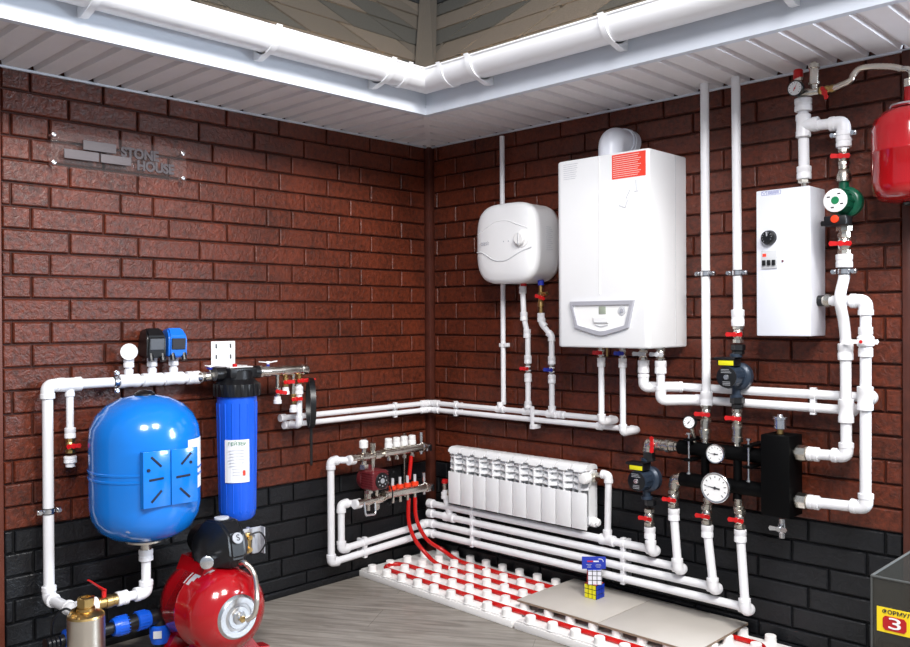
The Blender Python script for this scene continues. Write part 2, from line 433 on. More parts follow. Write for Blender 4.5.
# eaves: ribbed soffit, J-trim, fascia
OV = .46
def soffit():
    b = MB(); pitch = .0953
    prof = [(0, 0)]
    k = 0
    while .030 + pitch * k < 3:
        c = .030 + pitch * k; prof += [(c, 0), (c + .003, .017), (c + .019, .017), (c + .027, 0)]; k += 1
    prof.append((3, 0))
    for left in (True, False):
        rows = []
        for u, h in prof:
            x1 = min(OV, u)
            pts = [(.0, u), (x1, u)]
            rows.append([b.bm.verts.new(V((o, -q, CZ + h)) if left else V((q, -o, CZ + h))) for o, q in pts])
        for a, c in zip(rows, rows[1:]):
            f = b._f([a[0], a[1], c[1], c[0]])
            if f: f.smooth = False
    b.prism([V((0, 0, CZ + .02)), V((0, -3, CZ + .02)), V((OV, -3, CZ + .02)), V((OV, -OV, CZ + .02))], Z, .02)
    b.prism([V((0, 0, CZ + .02)), V((OV, -OV, CZ + .02)), V((3, -OV, CZ + .02)), V((3, 0, CZ + .02))], Z, .02)
    return struct(b.build('ceiling', SOF))
soffit()
b = MB(); w = .012
b.prism([V((0, -w * 1.4, CZ - .003)), V((OV - w * 1.4, -OV, CZ - .003)), V((OV, -OV + w * 1.4, CZ - .003)), V((w * 1.4, 0, CZ - .003))], Z, .0028)
struct(b.build('trim_4', SOF))
b = MB(); b.bb((0, -3, CZ - .006), (.012, -.012, CZ + .001), .001); b.bb((.012, -.012, CZ - .006), (2.215, 0, CZ + .001), .001)
struct(b.build('trim_5', FAS))
def fascia():
    b = MB(); prof = [(OV - .014, CZ - .0005), (OV - .014, CZ - .006), (OV + .012, CZ - .006), (OV + .012, 2.06), (OV + .002, 2.06), (OV + .002, CZ - .0005)]; rows = []
    for st in (0, 1, 2): rows.append([b.bm.verts.new(V((o, -3, z)) if st == 0 else V((o, -o, z)) if st == 1 else V((3, -o, z))) for o, z in prof])
    for a, c in zip(rows, rows[1:]):
        for i in range(len(prof)):
            j = (i + 1) % len(prof); f = b._f([a[i], a[j], c[j], c[i]]); f.smooth = False
    b._f(rows[0]); b._f(rows[2][::-1])
    struct(b.build('trim_6', FAS))
fascia()

# roof: laminated shingles on two slopes meeting in a valley
def roof(name, left):
    b = MB(); random.seed(7 if left else 11)
    def P(u, d, h):
        # u along the eaves, d up the slope, h above it
        off = .515 - d * cos(rad(45)) + h * sin(rad(45)); z = 1.99 + d * sin(rad(45)) + h * cos(rad(45))
        return V((off, -u, z)) if left else V((u, -off, z))
    def clampu(u, d): return max(u, .515 - d * cos(rad(45)) + .012)
    ex = .165
    for c in range(0, 9):
        d0 = c * ex - .02; d1 = d0 + ex * 1.1
        u = -1.3 + (c % 3) * .11
        while u < 3:
            w = random.uniform(.24, .34); sl = random.choice((.10, .11, .12))
            tone = random.choice((0, 1, 2, 1, 0)) if c < 5 else 3  # upper courses charcoal, with dimming away from the light strip put into the colour
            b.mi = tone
            q = [(u, d0), (u + w, d0), (u + w + sl, d1), (u + sl, d1)]
            q2 = []
            for (a, dd) in q: q2.append((clampu(a, dd), dd))
            if q2[1][0] - q2[0][0] > .004 or q2[2][0] - q2[3][0] > .004:
                hgt = .010 + .004 * random.random()
                lo = [P(a, dd, 0 if dd == d0 else -.004) for a, dd in q2]; hi = [P(a, dd, hgt if dd == d0 else .006) for a, dd in q2]
                va = [b.bm.verts.new(p) for p in lo]; vb = [b.bm.verts.new(p) for p in hi]
                b._f(va[::-1]); b._f(vb)
                for i in range(4): b._f([va[i], va[(i + 1) % 4], vb[(i + 1) % 4], vb[i]])
            u += w + .014
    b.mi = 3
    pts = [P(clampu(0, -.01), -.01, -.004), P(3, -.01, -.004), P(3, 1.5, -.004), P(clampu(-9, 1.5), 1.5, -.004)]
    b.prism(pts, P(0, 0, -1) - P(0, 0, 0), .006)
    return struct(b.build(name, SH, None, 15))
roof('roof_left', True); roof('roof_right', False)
# valley strip
b = MB()
a0 = V((.50, -.50, 2.032)); a1 = V((-.54, .54, 3.072)); w = V((.7071, .7071, 0)) * .04
b.prism([a0 - w + Z * .026, a0, a0 + w + Z * .026, a1 + w + Z * .026, a1, a1 - w + Z * .026], V((.5, -.5, .7)), .006)
struct(b.build('roof_valley', SH[2]))

# gutter
GX, GZ, GR = .534, 2.006, .061
def gutter():
    t = thing('rain_gutter', 'long white half round rain gutter turning the inner corner of the eaves', 'gutter', (OV, -OV, GZ))
    # mitred half-round channel swept round the corner
    b = MB(); n = 16
    prof = [(GX + GR * cos(a), GZ + GR * sin(a)) for a in [pi + pi * i / n for i in range(n + 1)]]
    prof = prof + [(GX + GR + .005, GZ + .004), (GX + GR + .003, GZ + .009), (GX + GR - .003, GZ + .006)] + [(GX + (GR - .003) * cos(a), GZ + (GR - .003) * sin(a)) for a in [2 * pi - pi * i / n for i in range(n + 1)]]
    rows = []
    for st in (0, 1, 2):
        row = []
        for o_, z in prof:
            p = V((o_, -3, z)) if st == 0 else V((o_, -o_, z)) if st == 1 else V((3, -o_, z))
            row.append(b.bm.verts.new(p))
        rows.append(row)
    for a, c in zip(rows, rows[1:]):
        for i in range(len(prof)):
            j = (i + 1) % len(prof); b._f([a[i], a[j], c[j], c[i]])
    b._f(rows[0]); b._f(rows[2][::-1])
    b.build('channel', GUT, t)
    # corner piece rings
    def ring(u, left, w, ex):
        bb_ = MB(); sec = []
        for dd in (0, w):
            row = []
            pr = [(GX + (GR + ex) * cos(a), GZ + (GR + ex) * sin(a)) for a in [pi * 1.0 + pi * i / n for i in range(n + 1)]]
            pr += [(GX + GR + .006 + ex, GZ + .012)] + [(GX + (GR + .0005) * cos(a), GZ + (GR + .0005) * sin(a)) for a in [2 * pi - pi * i / n for i in range(n + 1)]]
            for o_, z in pr: row.append(bb_.bm.verts.new(V((o_, -(u + dd), z)) if left else V((u + dd, -o_, z))))
            sec.append(row)
        for i in range(len(sec[0])):
            j = (i + 1) % len(sec[0]); bb_._f([sec[0][i], sec[0][j], sec[1][j], sec[1][i]])
        bb_._f(sec[0]); bb_._f(sec[1][::-1]); return bb_
    for u, left in ((.66, True), (.66, False)): ring(u, left, .02, .004).build('corner_sleeve', GUT, t)
    for u, left in ((1.22, True), (1.78, True), (.74, True), (.80, False), (1.36, False), (1.9, False)):
        k = ring(u, left, .022, .006)
        c = [(OV + .0125, GZ - .075), (OV + .035, GZ - .078), (GX + .01, GZ - GR - .004), (OV + .0125, GZ - .03)]
        pts = [V((o_, -u, z)) if left else V((u, -o_, z)) for o_, z in c]
        k.prism(pts, V((0, -1, 0)) if left else X, .022)
        k.build('gutter_bracket', GUT, t)
gutter()
s_ = thing('light_strip', 'warm glowing light strip lying along the inner lip of the white gutter', 'light strip', (.515, -.515, 2.02))
MB().bb((.583, -3, 2.008), (.590, -.590, 2.013)).bb((.583, -.590, 2.008), (3, -.583, 2.013)).build('glowing_band', LED, s_)

# ================================================================ SIGN
def sign():
    t = thing('wall_sign', 'clear acrylic sign with grey brick logo and lettering on the left wall', 'sign', L(1.48, 1.60, .02))
    p = MB(); p.bb(L(1.706, 1.590, .026), L(1.238, 1.708, .030), .001); p.build('acrylic_plate', ACR, t)
    for tt, z in ((1.70, 1.692), (1.70, 1.603), (1.253, 1.69), (1.253, 1.603)):
        MB().cyl(L(tt, z, 0), L(tt, z, .034), .006, seg=16).lathe(L(tt, z, .034), X, [(0, .008), (.003, .007), (.004, .004)], 16).build('standoff', CH, t)
    for (t0, t1, z0, z1) in ((1.607, 1.497, 1.657, 1.688), (1.668, 1.556, 1.622, 1.652), (1.549, 1.445, 1.622, 1.650)):
        MB().bb(L(t0, z0, .0305), L(t1, z1, .037), .0008).build('brick_emblem', SGN, t)
    text('STONE', 'lettering', L(1.411, 1.666, .031), Y, Z, .046, SGL, t, .002, width=.136, bold=.0022)
    text('HOUSE', 'lettering', L(1.355, 1.627, .031), Y, Z, .046, SGL, t, .002, width=.136, bold=.0022)
sign()

# ================================================================ LEFT: WATER SUPPLY
def water_line():
    t = thing('water_pipe', 'white supply pipe rising at the left edge and crossing above the blue tank', 'pipe', L(1.733, .2))
    r = .0163; o = .055; Zt = .893; TS = 1.733
    pipe(t, [L(TS, .22, o), L(TS, Zt, o)], r); pipe(t, [L(TS, Zt, o), L(1.235, Zt - .002, o)], r)
    elbow(t, L(TS, Zt, o), -Z, Y, r, k=2.3)
    pipe(t, [L(TS, .222, o), L(TS - .005, .222, .23)], r); elbow(t, L(TS, .222, o), Z, X, r)
    # branch with drain tap
    tee(t, L(1.664, Zt, o), Y, -Z, r, .011)
    pipe(t, [L(1.664, Zt - .03, o), L(1.664, .69, o)], .0115)
    coupling(t, L(1.664, .737, o), Z, .0125, .034)
    valve(t, L(1.664, .697, o), Z, .0135, X, RED, Y, BRS, hl=.02)
    coupling(t, L(1.664, .652, o), Z, .0145, .022, name='end_cap'); MB().cyl(L(1.664, .645, o), L(1.664, .628, o), .0145, ch=.001).build('end_cap', WH, t)
    for tt in (1.468, 1.385, 1.306):
        tee(t, L(tt, Zt, o), Y, Z, r, .011); coupling(t, L(tt, .955, o), Z, .0125, .034)
        pipe(t, [L(tt, Zt + .01, o), L(tt, .975, o)], .0115)
    coupling(t, L(1.232, Zt - .001, o), Y, r * 1.05, .05)
    clamp(t, L(1.513, Zt, o), Y, X, r); clamp(t, L(TS, .497, o), Z, X, r)
    v = valve(t, L(1.174, Zt, .075), Y, .0165, Z, BLH, Y, NI, ln=.075, hl=.012)
    wing(v, L(1.174, Zt + .034, .075), Z, Y, WP, .018, name='lever')
    pipe(t, [L(1.225, Zt, o), L(1.20, Zt, .075), L(1.12, .90, .11)], .0175, NI, 'nipple')
    # lower line: outwards, then along the wall to the tank
    return t
water_line()

gauge('round white-faced pressure gauge seen on the supply pipe above the blue tank', L(1.476, .992, .075), V((.85, -.5, .05)), .027, WP, needle=120, stem=(L(1.468, .968, .06), L(1.468, .98, .062), .009), nm=WP)

def pswitch(label, tt, m, mface):
    base = L(tt, .956, .055); t = thing('pressure_switch', label, 'pressure switch', base)
    MB().cyl(base, base + Z * .022, .009, seg=12).build('threaded_stem', NI, t)
    a = V((.99, -.10, 0)).normalized(); s = Z.cross(a)
    c = base + Z * .012
    def q(al, la, z): return c + a * al * 1.3 + s * la * 1.25 + Z * z * 1.22
    MB().hull([q(-.045, -.026, .008), q(-.045, .026, .008), q(.034, -.026, .0), q(.034, .026, .0), q(-.035, -.02, .078), q(-.035, .02, .078), q(.012, -.022, .084), q(.012, .022, .084), q(.036, -.026, .06), q(.036, .026, .06)], .006).build('cover', m, t)
    MB().hull([q(.034, -.02, .022), q(.034, .02, .022), q(.0375, -.02, .055), q(.0375, .02, .055), q(.038, -.018, .024), q(.038, .018, .024), q(.040, -.018, .053), q(.040, .018, .053)], .001).build('rating_plate', mface, t)
    for la in (-.015, .017): MB().cyl(q(.028, la, .012), q(.034, la, -.008), .0095, seg=14).build('cable_gland', BK, t)
pswitch('black pressure switch standing on the white supply pipe, beside the blue one', 1.385, BK, mat('slate_grey_plate', '565A60', .45, vary=.05))
pswitch('blue pressure switch standing on the white supply pipe, nearest the filter', 1.306, BLS, INK)

def blue_tank():
    c = L(1.495, 0, .225); t = thing('expansion_tank', 'large blue upright pressure tank with a slotted mounting plate', 'tank', c + Z * .395)
    r = .170
    pr = [(.385, .03), (.388, .07), (.400, .118), (.425, .153), (.462, .174), (.50, r), (.592, r), (.594, r + .0025), (.600, r + .0025), (.602, r), (.614, r), (.616, r + .0025), (.622, r + .0025), (.624, r), (.715, r), (.755, .176), (.795, .157), (.826, .125), (.848, .08), (.858, .03), (.859, 0)]
    pr = [(.398 + (h - .385) * (.461 / .474), k * r / .181 if k < r or k > r + .003 else k) for h, k in pr]
    MB().lathe(c, Z, pr, 56).build('body', BLT, t, 50)
    MB().lathe(c + Z * .85, Z, [(0, .034), (.012, .032), (.021, .022), (.024, 0)], 24).build('valve_cap', BK, t)
    MB().lathe(c + Z * .386, Z, [(0, .05), (.004, .062), (.010, .062), (.014, .055)], 32).build('flange', ST, t)
    MB().cyl(c + Z * .345, c + Z * .388, .018, ch=.002).build('connector', NI, t)
    # mounting plate on the side towards the filter
    vd = (V((2.873, -2.783, 0)) - V((c.x, c.y, 0))).normalized(); a = Matrix.Rotation(rad(24), 3, 'Z') @ vd; s = Z.cross(a)
    def q(al, la, z): return c + a * al + s * la + Z * z
    pl = MB(); rot = Matrix((a, s, Z)).transposed()
    pl.box(q(.176, -.043, .615), (.006, .086, .170), rot, .001).box(q(.179, .045, .615), (.006, .086, .170), rot, .001)
    pl.box(q(.166, -.084, .615), (.02, .004, .170), rot).box(q(.17, 0.001, .615), (.008, .004, .170), rot)
    p = pl.build('mounting_plate', BLT, t)
    for (la, z, ang) in ((-.045, .668, -45), (-.045, .615, 3), (-.045, .563, 45), (.05, .668, 45), (.04, .615, 3), (.045, .563, -45)):
        rr = rot @ Matrix.Rotation(rad(ang), 3, 'X')
        MB().box(q(.180 if la < 0 else .183, la, z), (.0018, .046, .007), rr, .0008).build('slot', BKR, p)
    for la, z in ((-.07, .645), (.065, .655)): MB().cyl(q(.178, la, z), q(.1835, la, z), .005, seg=14).build('bolt_hole', BKR, p)
    # curved paper label round the right-hand side
    b = MB(); n = 6
    for i in range(n):
        a0, a1 = rad(-31 + 53 + 6 * i), rad(-31 + 53 + 6 * (i + 1))
        v = [c + V((cos(k), sin(k), 0)) * (r + .001) + Z * z for k, z in ((a0, .56), (a1, .56), (a1, .72), (a0, .72))]
        b._f([b.bm.verts.new(x) for x in v])
    b.build('paper_label', WP, t)
blue_tank()

def floor_line():
    o = .225; z = .223; r = .0163
    t = thing('water_pipe', 'short white pipe run with red lever valve under the blue tank', 'pipe', L(1.62, .2, o))
    double_elbow(t, [L(1.728, z, .19), L(1.728, z, o), L(1.70, z, o)], r)
    tee(t, L(1.69, z, o), Y, -Z, r, .012)
    pipe(t, [L(1.69, z, o), L(1.495, z, o)], r * .9); pipe(t, [L(1.495, z, o), L(1.495, .355, o)], r * .9)
    elbow(t, L(1.495, z, o), -Y, Z, r); coupling(t, L(1.575, z, o), Y, r, .036); coupling(t, L(1.495, .343, o), Z, r, .036)
    v = MB().lathe(L(1.66, z, o), Y, [(0, .018), (.012, .02), (.014, .017), (.03, .018), (.032, .021), (.05, .021), (.052, .019), (.066, .019)], 16).build('valve', BRS, t)
    b = MB().cyl(L(1.632, z, o), L(1.632, z + .04, o), .007, seg=12)
    p0 = L(1.632, z + .038, o); d = V((0.03, -.06, .05))
    b.tube([p0, p0 + d * .25, p0 + d], [.010, .007, .005], 10, .5).build('lever', RED, v)
floor_line()
def brass_pump():
    c = V((.280, -1.711, .030)); t = thing('submersible_pump', 'steel cylinder pump with brass head standing at the bottom left', 'pump', c)
    r = .0535
    MB().lathe(c - Z * .030, Z, [(0, r - .003), (.003, r), (.212, r), (.215, r - .003)], 40).build('steel_casing', ST, t)
    MB().lathe(c + Z * .183, Z, [(0, r), (.006, r - .002), (.012, r - .012), (.016, .03), (.018, .024)], 40).lathe(c + Z * .197, Z, [(0, .026), (.012, .026), (.014, .022), (.022, .022)], 24).build('brass_head', BRS, t)
    MB().lathe(c + Z * .212, Z, [(0, .022), (.003, .026), (.026, .026), (.029, .021), (.029, .015), (.02, .015)], 6).build('outlet_nut', BRS, t)
    MB().lathe(c + V((.03, -.035, .188)), Z, [(0, .006), (.008, .006), (.010, 0)], 10).build('screw', BRS, t)
    e = c + V((-.02, -.03, .198))
    MB().tube(cat([e, e + V((-.015, -.02, .01)), e + V((-.05, -.04, -.03)), e + V((-.08, -.03, -.12)), e + V((-.09, -.03, -.19))]), .0035, 8).build('power_cable', BK, t)
    MB().prism([c + V((-.03, -.012, .197)), c + V((-.005, -.05, .197)), c + V((.005, -.045, .215)), c + V((-.02, -.006, .215))], X, .003).build('lifting_lug', CH, t)
brass_pump()
def compression():
    o = .20; z = .128
    t = thing('compression_fitting', 'blue and black compression pipe fittings lying behind the steel pump', 'pipe fitting', L(1.6, .0, o))
    P = lambda tt, zz=z: L(tt, zz, o)
    MB().lathe(P(1.80), Y, [(0, .02)] + [(k, .02 if i % 2 else .0175) for i, k in enumerate([.006 * j for j in range(1, 9)])] + [(.27, .017)], 20).build('black_pipe', BK, t)
    for t0 in (1.745, 1.583, 1.520):
        b = MB().lathe(P(t0 - .0), Y, [(0, .024), (.004, .031), (.036, .029), (.046, .026)] if t0 != 1.583 else [(-.012, .026), (0, .03), (.03, .031), (.034, .024)], 24)
        for i in range(18):
            a = 2 * pi * i / 18; b.box(P(t0 - .019) + V((cos(a), 0, sin(a))) * .030, (.003, .032, .003), Matrix.Rotation(-a, 3, 'Y'))
        b.build('blue_nut', BLC, t)
    MB().cyl(P(1.56), P(1.45), .02).cyl(P(1.55), P(1.515), .026, ch=.002).build('black_body', BK, t)
    MB().tube(fil([P(1.475), P(1.437), P(1.437, .085)], .03), .025, 20).build('black_elbow', BK, t)
    b = MB().lathe(P(1.437, .10), -Z, [(0, .026), (.004, .032), (.045, .031), (.06, .027)], 24)
    for i in range(18):
        a = 2 * pi * i / 18; b.box(P(1.437, .075) + V((cos(a), sin(a), 0)) * .031, (.003, .003, .03), Matrix.Rotation(a, 3, 'Z'))
    n = b.build('blue_nut', BLC, t)
    d = V((.84, -.53, 0)).normalized(); s = Z.cross(d)
    MB().box(P(1.437, .075) + d * .033 - s * .004, (.002, .026, .024), Matrix((d, s, Z)).transposed()).build('white_sticker', LGR, n)
    MB().cyl(P(1.437, .045), P(1.437, 0), .017).build('black_pipe', BK, t)
compression()

def pump_station():
    C = V((.325, -1.318, .163)); ang = rad(-2); a = V((cos(ang), sin(ang), 0)); s = Z.cross(a)
    t = thing('pump_station', 'red horizontal tank with a black pump on top and braided hose', 'pump', (C.x, C.y, 0))
    r = .135
    def q(al, la, z): return C + a * al + s * la + Z * z
    pr = [(-.168, 0), (-.166, .04), (-.155, .085), (-.132, .115), (-.10, .131), (-.07, r), (.005, r), (.008, r + .002), (.016, r + .002), (.019, r), (.085, r), (.115, .128), (.14, .11), (.158, .085), (.166, .07)]
    MB().lathe(C, a, pr, 48).build('red_tank', REDT, t, 50)
    MB().lathe(q(.158, 0, 0), a, [(-.012, .074), (-.004, .076), (.006, .072), (.016, .062), (.016, .046), (.012, .044), (.013, .036), (.018, .034), (.018, .022), (.024, .020), (.026, .010), (.034, .009)], 36).build('flange', CH, t)
    MB().cyl(q(.175, 0, 0), q(.20, 0, 0), .010, seg=6).build('hose_nut', BRS, t)
    for al in (-.12, .03):
        b = MB(); pts = [(-.17, .0), (-.17, .006), (-.13, .012), (-.09, .07), (-.06, .05), (.06, .05), (.09, .07), (.13, .012), (.17, .006), (.17, 0), (.12, 0), (.06, .02), (-.06, .02), (-.12, 0)]
        b.prism([V((0, 0, 0)) + q(al, la, z - .165) for la, z in pts], a, .045); b.build('foot', REDT, t)
    b = MB(); b.prism([q(-.11, la, z) for la, z in ((-.07, .11), (-.05, .155), (.05, .155), (.07, .11))], a, .17).build('saddle_bracket', REDT, t)
    # silver label on the shoulder
    b = MB(); n = 5
    for i in range(n):
        a0, a1 = rad(102 + 7 * i), rad(102 + 7 * (i + 1))
        v = [q(al, -cos(pi - k) * (r + .0012) * -1, sin(k) * (r + .0012)) for al, k in ((.0, a0), (.0, a1), (.075 - i * .01, a1), (.075 - i * .01, a0))]
        v = [q(al, cos(k) * (r + .0012), sin(k) * (r + .0012)) for al, k in ((.0, a0), (.0, a1), (.075 - i * .01, a1), (.075 - i * .01, a0))]
        b._f([b.bm.verts.new(x) for x in v])
    b.build('silver_label', LGR, t)
    # pump
    zb = .150
    def p(al, la, z): return q(al + .04, la + .026, zb - .012 + z * .86)
    b = MB().hull([p(-.11, -.055, .01), p(-.11, .055, .01), p(-.12, -.05, .09), p(-.12, .05, .09), p(-.06, -.085, .02), p(-.06, .085, .02), p(-.06, -.088, .08), p(-.06, .088, .08),
                   p(-.05, -.045, .165), p(-.05, .045, .165), p(.02, -.03, .168), p(.02, .035, .168), p(.07, -.022, .125), p(.07, .028, .125), p(.085, -.022, .04), p(.085, .028, .04), p(.07, -.02, .0), p(.07, .025, .0), p(.0, -.075, .0), p(.0, .078, .0), p(.01, -.08, .07), p(.01, .082, .07)], .006)
    pb = b.build('pump_housing', BK, t)
    MB().cyl(p(-.10, 0, .07), p(-.17, 0, .06), .05, ch=.006).build('motor', BK, t)
    n = (V((1, 0, .75)).x * a + Z * .55).normalized()
    n = (a * .9 + Z * .4).normalized(); e = p(.078, .003, .112)
    MB().lathe(e - n * .004, n, [(0, .018), (.005, .018), (.006, .015)], 24).build('badge', GRY, pb)
    text('S', 'badge_letter', e + n * .0035, s, n.cross(s), .028, INK, pb)
    MB().lathe(p(-.02, 0, .163), Z, [(0, .024), (.008, .024), (.009, .018)], 24).build('filler_cap', LGR, pb)
    g = (a * .9 - s * .55).normalized(); e = p(.03, -.078, .035)
    MB().lathe(e, g, [(-.01, .012), (.012, .012), (.014, .021), (.026, .021), (.028, .018)], 28).build('pressure_gauge', CH, pb)
    # open terminal box
    e = p(-.07, .135, .042); rot = Matrix((a, s, Z)).transposed()
    tb = MB().box(e, (.045, .012, .09), rot, .003).box(e + s * .0, (.008, .08, .09), rot, .003).box(e + a * .012 - s * .04, (.03, .004, .09), rot).box(e + a * .012 + s * .04, (.03, .004, .09), rot).build('terminal_box', GRY, pb)
    MB().box(e - s * .075, (.05, .07, .06), rot, .004).build('motor_neck', BK, pb)
    MB().box(e + a * .016 - s * .022, (.018, .022, .07), rot, .003).cyl(e + a * .016 - s * .02 + Z * .02, e + a * .036 - s * .02 + Z * .02, .008).cyl(e + a * .016 - s * .02 - Z * .02, e + a * .036 - s * .02 - Z * .02, .008).build('terminal_block', BRS, tb)
    MB().tube(cat([e + a * .028 - s * .018 + Z * .03, e + a * .045 + s * .012 + Z * .035, e + a * .05 + s * .03, e + a * .04 + s * .01 - Z * .035, e + a * .02 - s * .015 - Z * .04]), .003, 8).build('cable', BK, tb)
    # braided hose
    h0 = p(.084, .008, .02); h1 = q(.20, 0, 0)
    pts = cat([h0, h0 + a * .03 + Z * .006, h0 + a * .055 + s * .018 - Z * .03, h1 + a * .028 + s * .032 + Z * .07, h1 + a * .03 + s * .022 + Z * .02, h1 + a * .012 + s * .004])
    rr = [.0078 + .0007 * (i % 2) for i in range(len(pts))]
    MB().tube(pts, rr, 14).build('braided_hose', ST, t)
pump_station()

def filter_housing():
    o = .13; c = L(1.10, 0, o)
    t = thing('filter_housing', 'tall blue water filter housing with black head, hung from a white bracket', 'water filter', c + Z * .375)
    r = .071
    b = MB().lathe(c, Z, [(.377, .03), (.380, .052), (.392, .062), (.42, .066), (.81, r), (.835, r)], 40)
    for i in range(16):
        a = 2 * pi * i / 16; b.tube([c + V((cos(a), sin(a), 0)) * .0625 + Z * .41, c + V((cos(a), sin(a), 0)) * .0695 + Z * .80], .004, 8)
    b.build('bowl', BLF, t)
    b = MB().lathe(c, Z, [(.822, .070), (.824, .080), (.868, .082), (.872, .075), (.885, .060), (.915, .058), (.918, .050)], 40)
    for i in range(20):
        a = 2 * pi * i / 20; b.box(c + V((cos(a), sin(a), 0)) * .081 + Z * .846, (.006, .010, .042), Matrix.Rotation(a, 3, 'Z'), .001)
    b.cyl(c + Y * -.09 + Z * .905, c + Y * .09 + Z * .905, .024)
    b.bb(c + V((-.06, -.055, .89)), c + V((.05, .055, .925)), .004)
    h = b.build('head', BK, t)
    MB().bb(c + V((-.045, -.045, .9255)), c + V((.03, .05, .929)), .001).build('bracket_top', WP, h)
    MB().cyl(c + V((.02, -.02, .928)), c + V((.02, -.02, .94)), .008).build('vent_button', RED, h)
    k = MB().bb(L(1.130, .925, .002), L(1.030, 1.018, .006), .001).bb(L(1.130, .924, .002), L(1.030, .9295, .09), .001).build('wall_bracket', WE, t)
    for tt in (1.110, 1.050):
        for z in (1.0, .96): MB().bb(L(tt + .003, z - .008, .0055), L(tt - .003, z + .008, .007), .0005).build('screw_slot', INK, k)
    # label
    lb = MB(); vd = rad(-32); n = 8; rl = .0715
    for i in range(n):
        a0 = vd + rad(-36 + 9 * i); a1 = a0 + rad(9)
        v = [c + V((cos(k_), sin(k_), 0)) * rl + Z * z for k_, z in ((a0, .52), (a1, .52), (a1, .672), (a0, .672))]
        lb._f([lb.bm.verts.new(x) for x in v])
    lo = lb.build('label', WP, t)
    d = V((cos(vd), sin(vd), 0)); s = Z.cross(d)
    text('ГЕЙЗЕР', 'label_lettering', c + d * .0725 + Z * .658, s, Z, .016, GRN, lo, .0003, width=.062)
    b = MB()
    for i in range(9):
        w = .026 if i % 3 else .030
        b.box(c + d * .0718 + Z * (.635 - .011 * i) - s * .002, (.0008, w * 2 if i < 6 else w, .0016), Matrix((d, s, Z)).transposed())
    b.build('label_text_lines', INKG, lo)
    MB().box(c + d * .0718 + s * .024 + Z * .555, (.0008, .009, .018), Matrix((d, s, Z)).transposed()).build('label_red_mark', ORG, lo)
filter_housing()

def tap_manifold():
    o = .13; z = .905
    t = thing('tap_manifold', 'nickel distribution manifold with four small taps, right of the blue filter', 'manifold', L(.88, .7, o))
    MB().lathe(L(1.01, z, o), Y, [(0, .023), (.012, .023), (.014, .018), (.045, .021), (.048, .0175), (.10, .0175), (.102, .0195), (.15, .0195), (.155, .0185), (.19, .0185), (.193, .021), (.214, .021), (.219, .019)], 20).build('manifold_body', NI, t)
    MB().cyl(L(.967, z, o), L(.967, z + .026, o), .006).build('valve_stem', BLH, t)
    wing(t, L(.967, z + .030, o), Z, Y, WP, .036, name='white_handle')
    def drop(tt, zv, hz, zc, hd, brass=True):
        MB().cyl(L(tt, z - .01, o), L(tt, zv + .016, o), .0075).cyl(L(tt, z - .012, o), L(tt, z - .022, o), .0105, seg=8).build('drop_tube', NI if zv < .83 else BRS, t)
        v = MB().lathe(L(tt, zv + .018, o), -Z, [(0, .009), (.003, .0115), (.010, .0115), (.012, .009), (.018, .0115), (.026, .009), (.028, .0115), (.036, .0115)], 12).build('tap', BRS if brass else NI, t)
        wing(v, L(tt, zv, o + .018), X, hd, RED, .022)
        if zc: MB().lathe(L(tt, zc + .012, o), -Z, [(0, .0095), (.002, .012), (.014, .013), (.016, .0155), (.028, .0155)], 16).build('white_cap', WH, t)
    drop(.926, .826, 0, .798, V((0, -1, .2)), False); drop(.89, .862, 0, .830, Y); drop(.855, .795, 0, .76, Y); drop(.828, .864, 0, 0, Y)
    r = .0115
    pipe(t, [L(.828, .85, o), L(.828, .70, o)], r); coupling(t, L(.828, .825, o), Z, r, .03)
    double_elbow(t, [L(.828, .725, o), L(.828, .692, o), L(.828, .690, .075)], r)
tap_manifold()
def thin_pipes():
    r = .0108; o = .055
    for z, ta, s1, so, lab in ((.716, .862, 1.054, .15, 'upper of the two thin white pipes running round the corner at mid height'), (.686, .845, 1.146, .15, 'lower of the two thin white pipes running round the corner at mid height')):
        t = thing('water_pipe', lab, 'pipe', V((.05, -.05, z)))
        pipe(t, [L(ta, z, o), V((o, -o, z)), R(s1, z, o)], r, bend=.02)
        MB().cyl(L(ta + .004, z, o), L(ta - .022, z, o), r * 1.4, ch=.001).build('end_cap', WH, t)
        elbow(t, V((o, -o, z)), -Y, X, r, k=2.6)
        clip(t, L(.27, z, o), Y, X, r); clip(t, R(.22, z, o), X, -Y, r)
        coupling(t, R(.10, z, o), X, r, .026); coupling(t, L(.10, z, o), Y, r, .026)
        # outlet towards the boiler
        double_elbow(t, [R(s1 - .028, z, o), R(s1, z, o), R(s1, z, so), R(s1, z + .028, so)], r * 1.05)
        pipe(t, [R(s1, z + .02, so), R(s1, .985, so)], r)
        zc = .945
        coupling(t, R(s1, .935, so), Z, r, .034)
        valve(t, R(s1, .970, so), Z, .0105, -Y, RED if z > .7 else BLH, X, NI, hl=.018)
        if z > .7: 
            tee(t, R(.627, z, o), X, Z, r); tee(t, R(.479, z, o), X, Z, r * .95)
        else: coupling(t, R(.98, z, o), X, r, .026)
        if z > .7: coupling(t, R(.80, z, o), X, r, .03)
    t = thing('pipe_bracket', 'small white upright pipe holder across both thin pipes below the water heater', 'pipe bracket', R(.664, .66, .07))
    MB().bb(R(.658, .655, .066), R(.672, .742, .078), .002).bb(R(.655, .65, .03), R(.676, .668, .078), .002).build('bracket_body', WH, t)
    t = thing('electrical_conduit', 'thin white vertical tube running from ceiling behind the water heater', 'conduit', R(.479, .73, .03))
    MB().cyl(R(.479, .735, .035), R(.479, 1.865, .035), .0105).build('tube', WH, t)
    clip(t, R(.479, .985, .035), Z, -Y, .0095); MB().bb(R(.485, .978, .03), R(.512, .994, .045), .002).build('clip_base', WH, t)
thin_pipes()

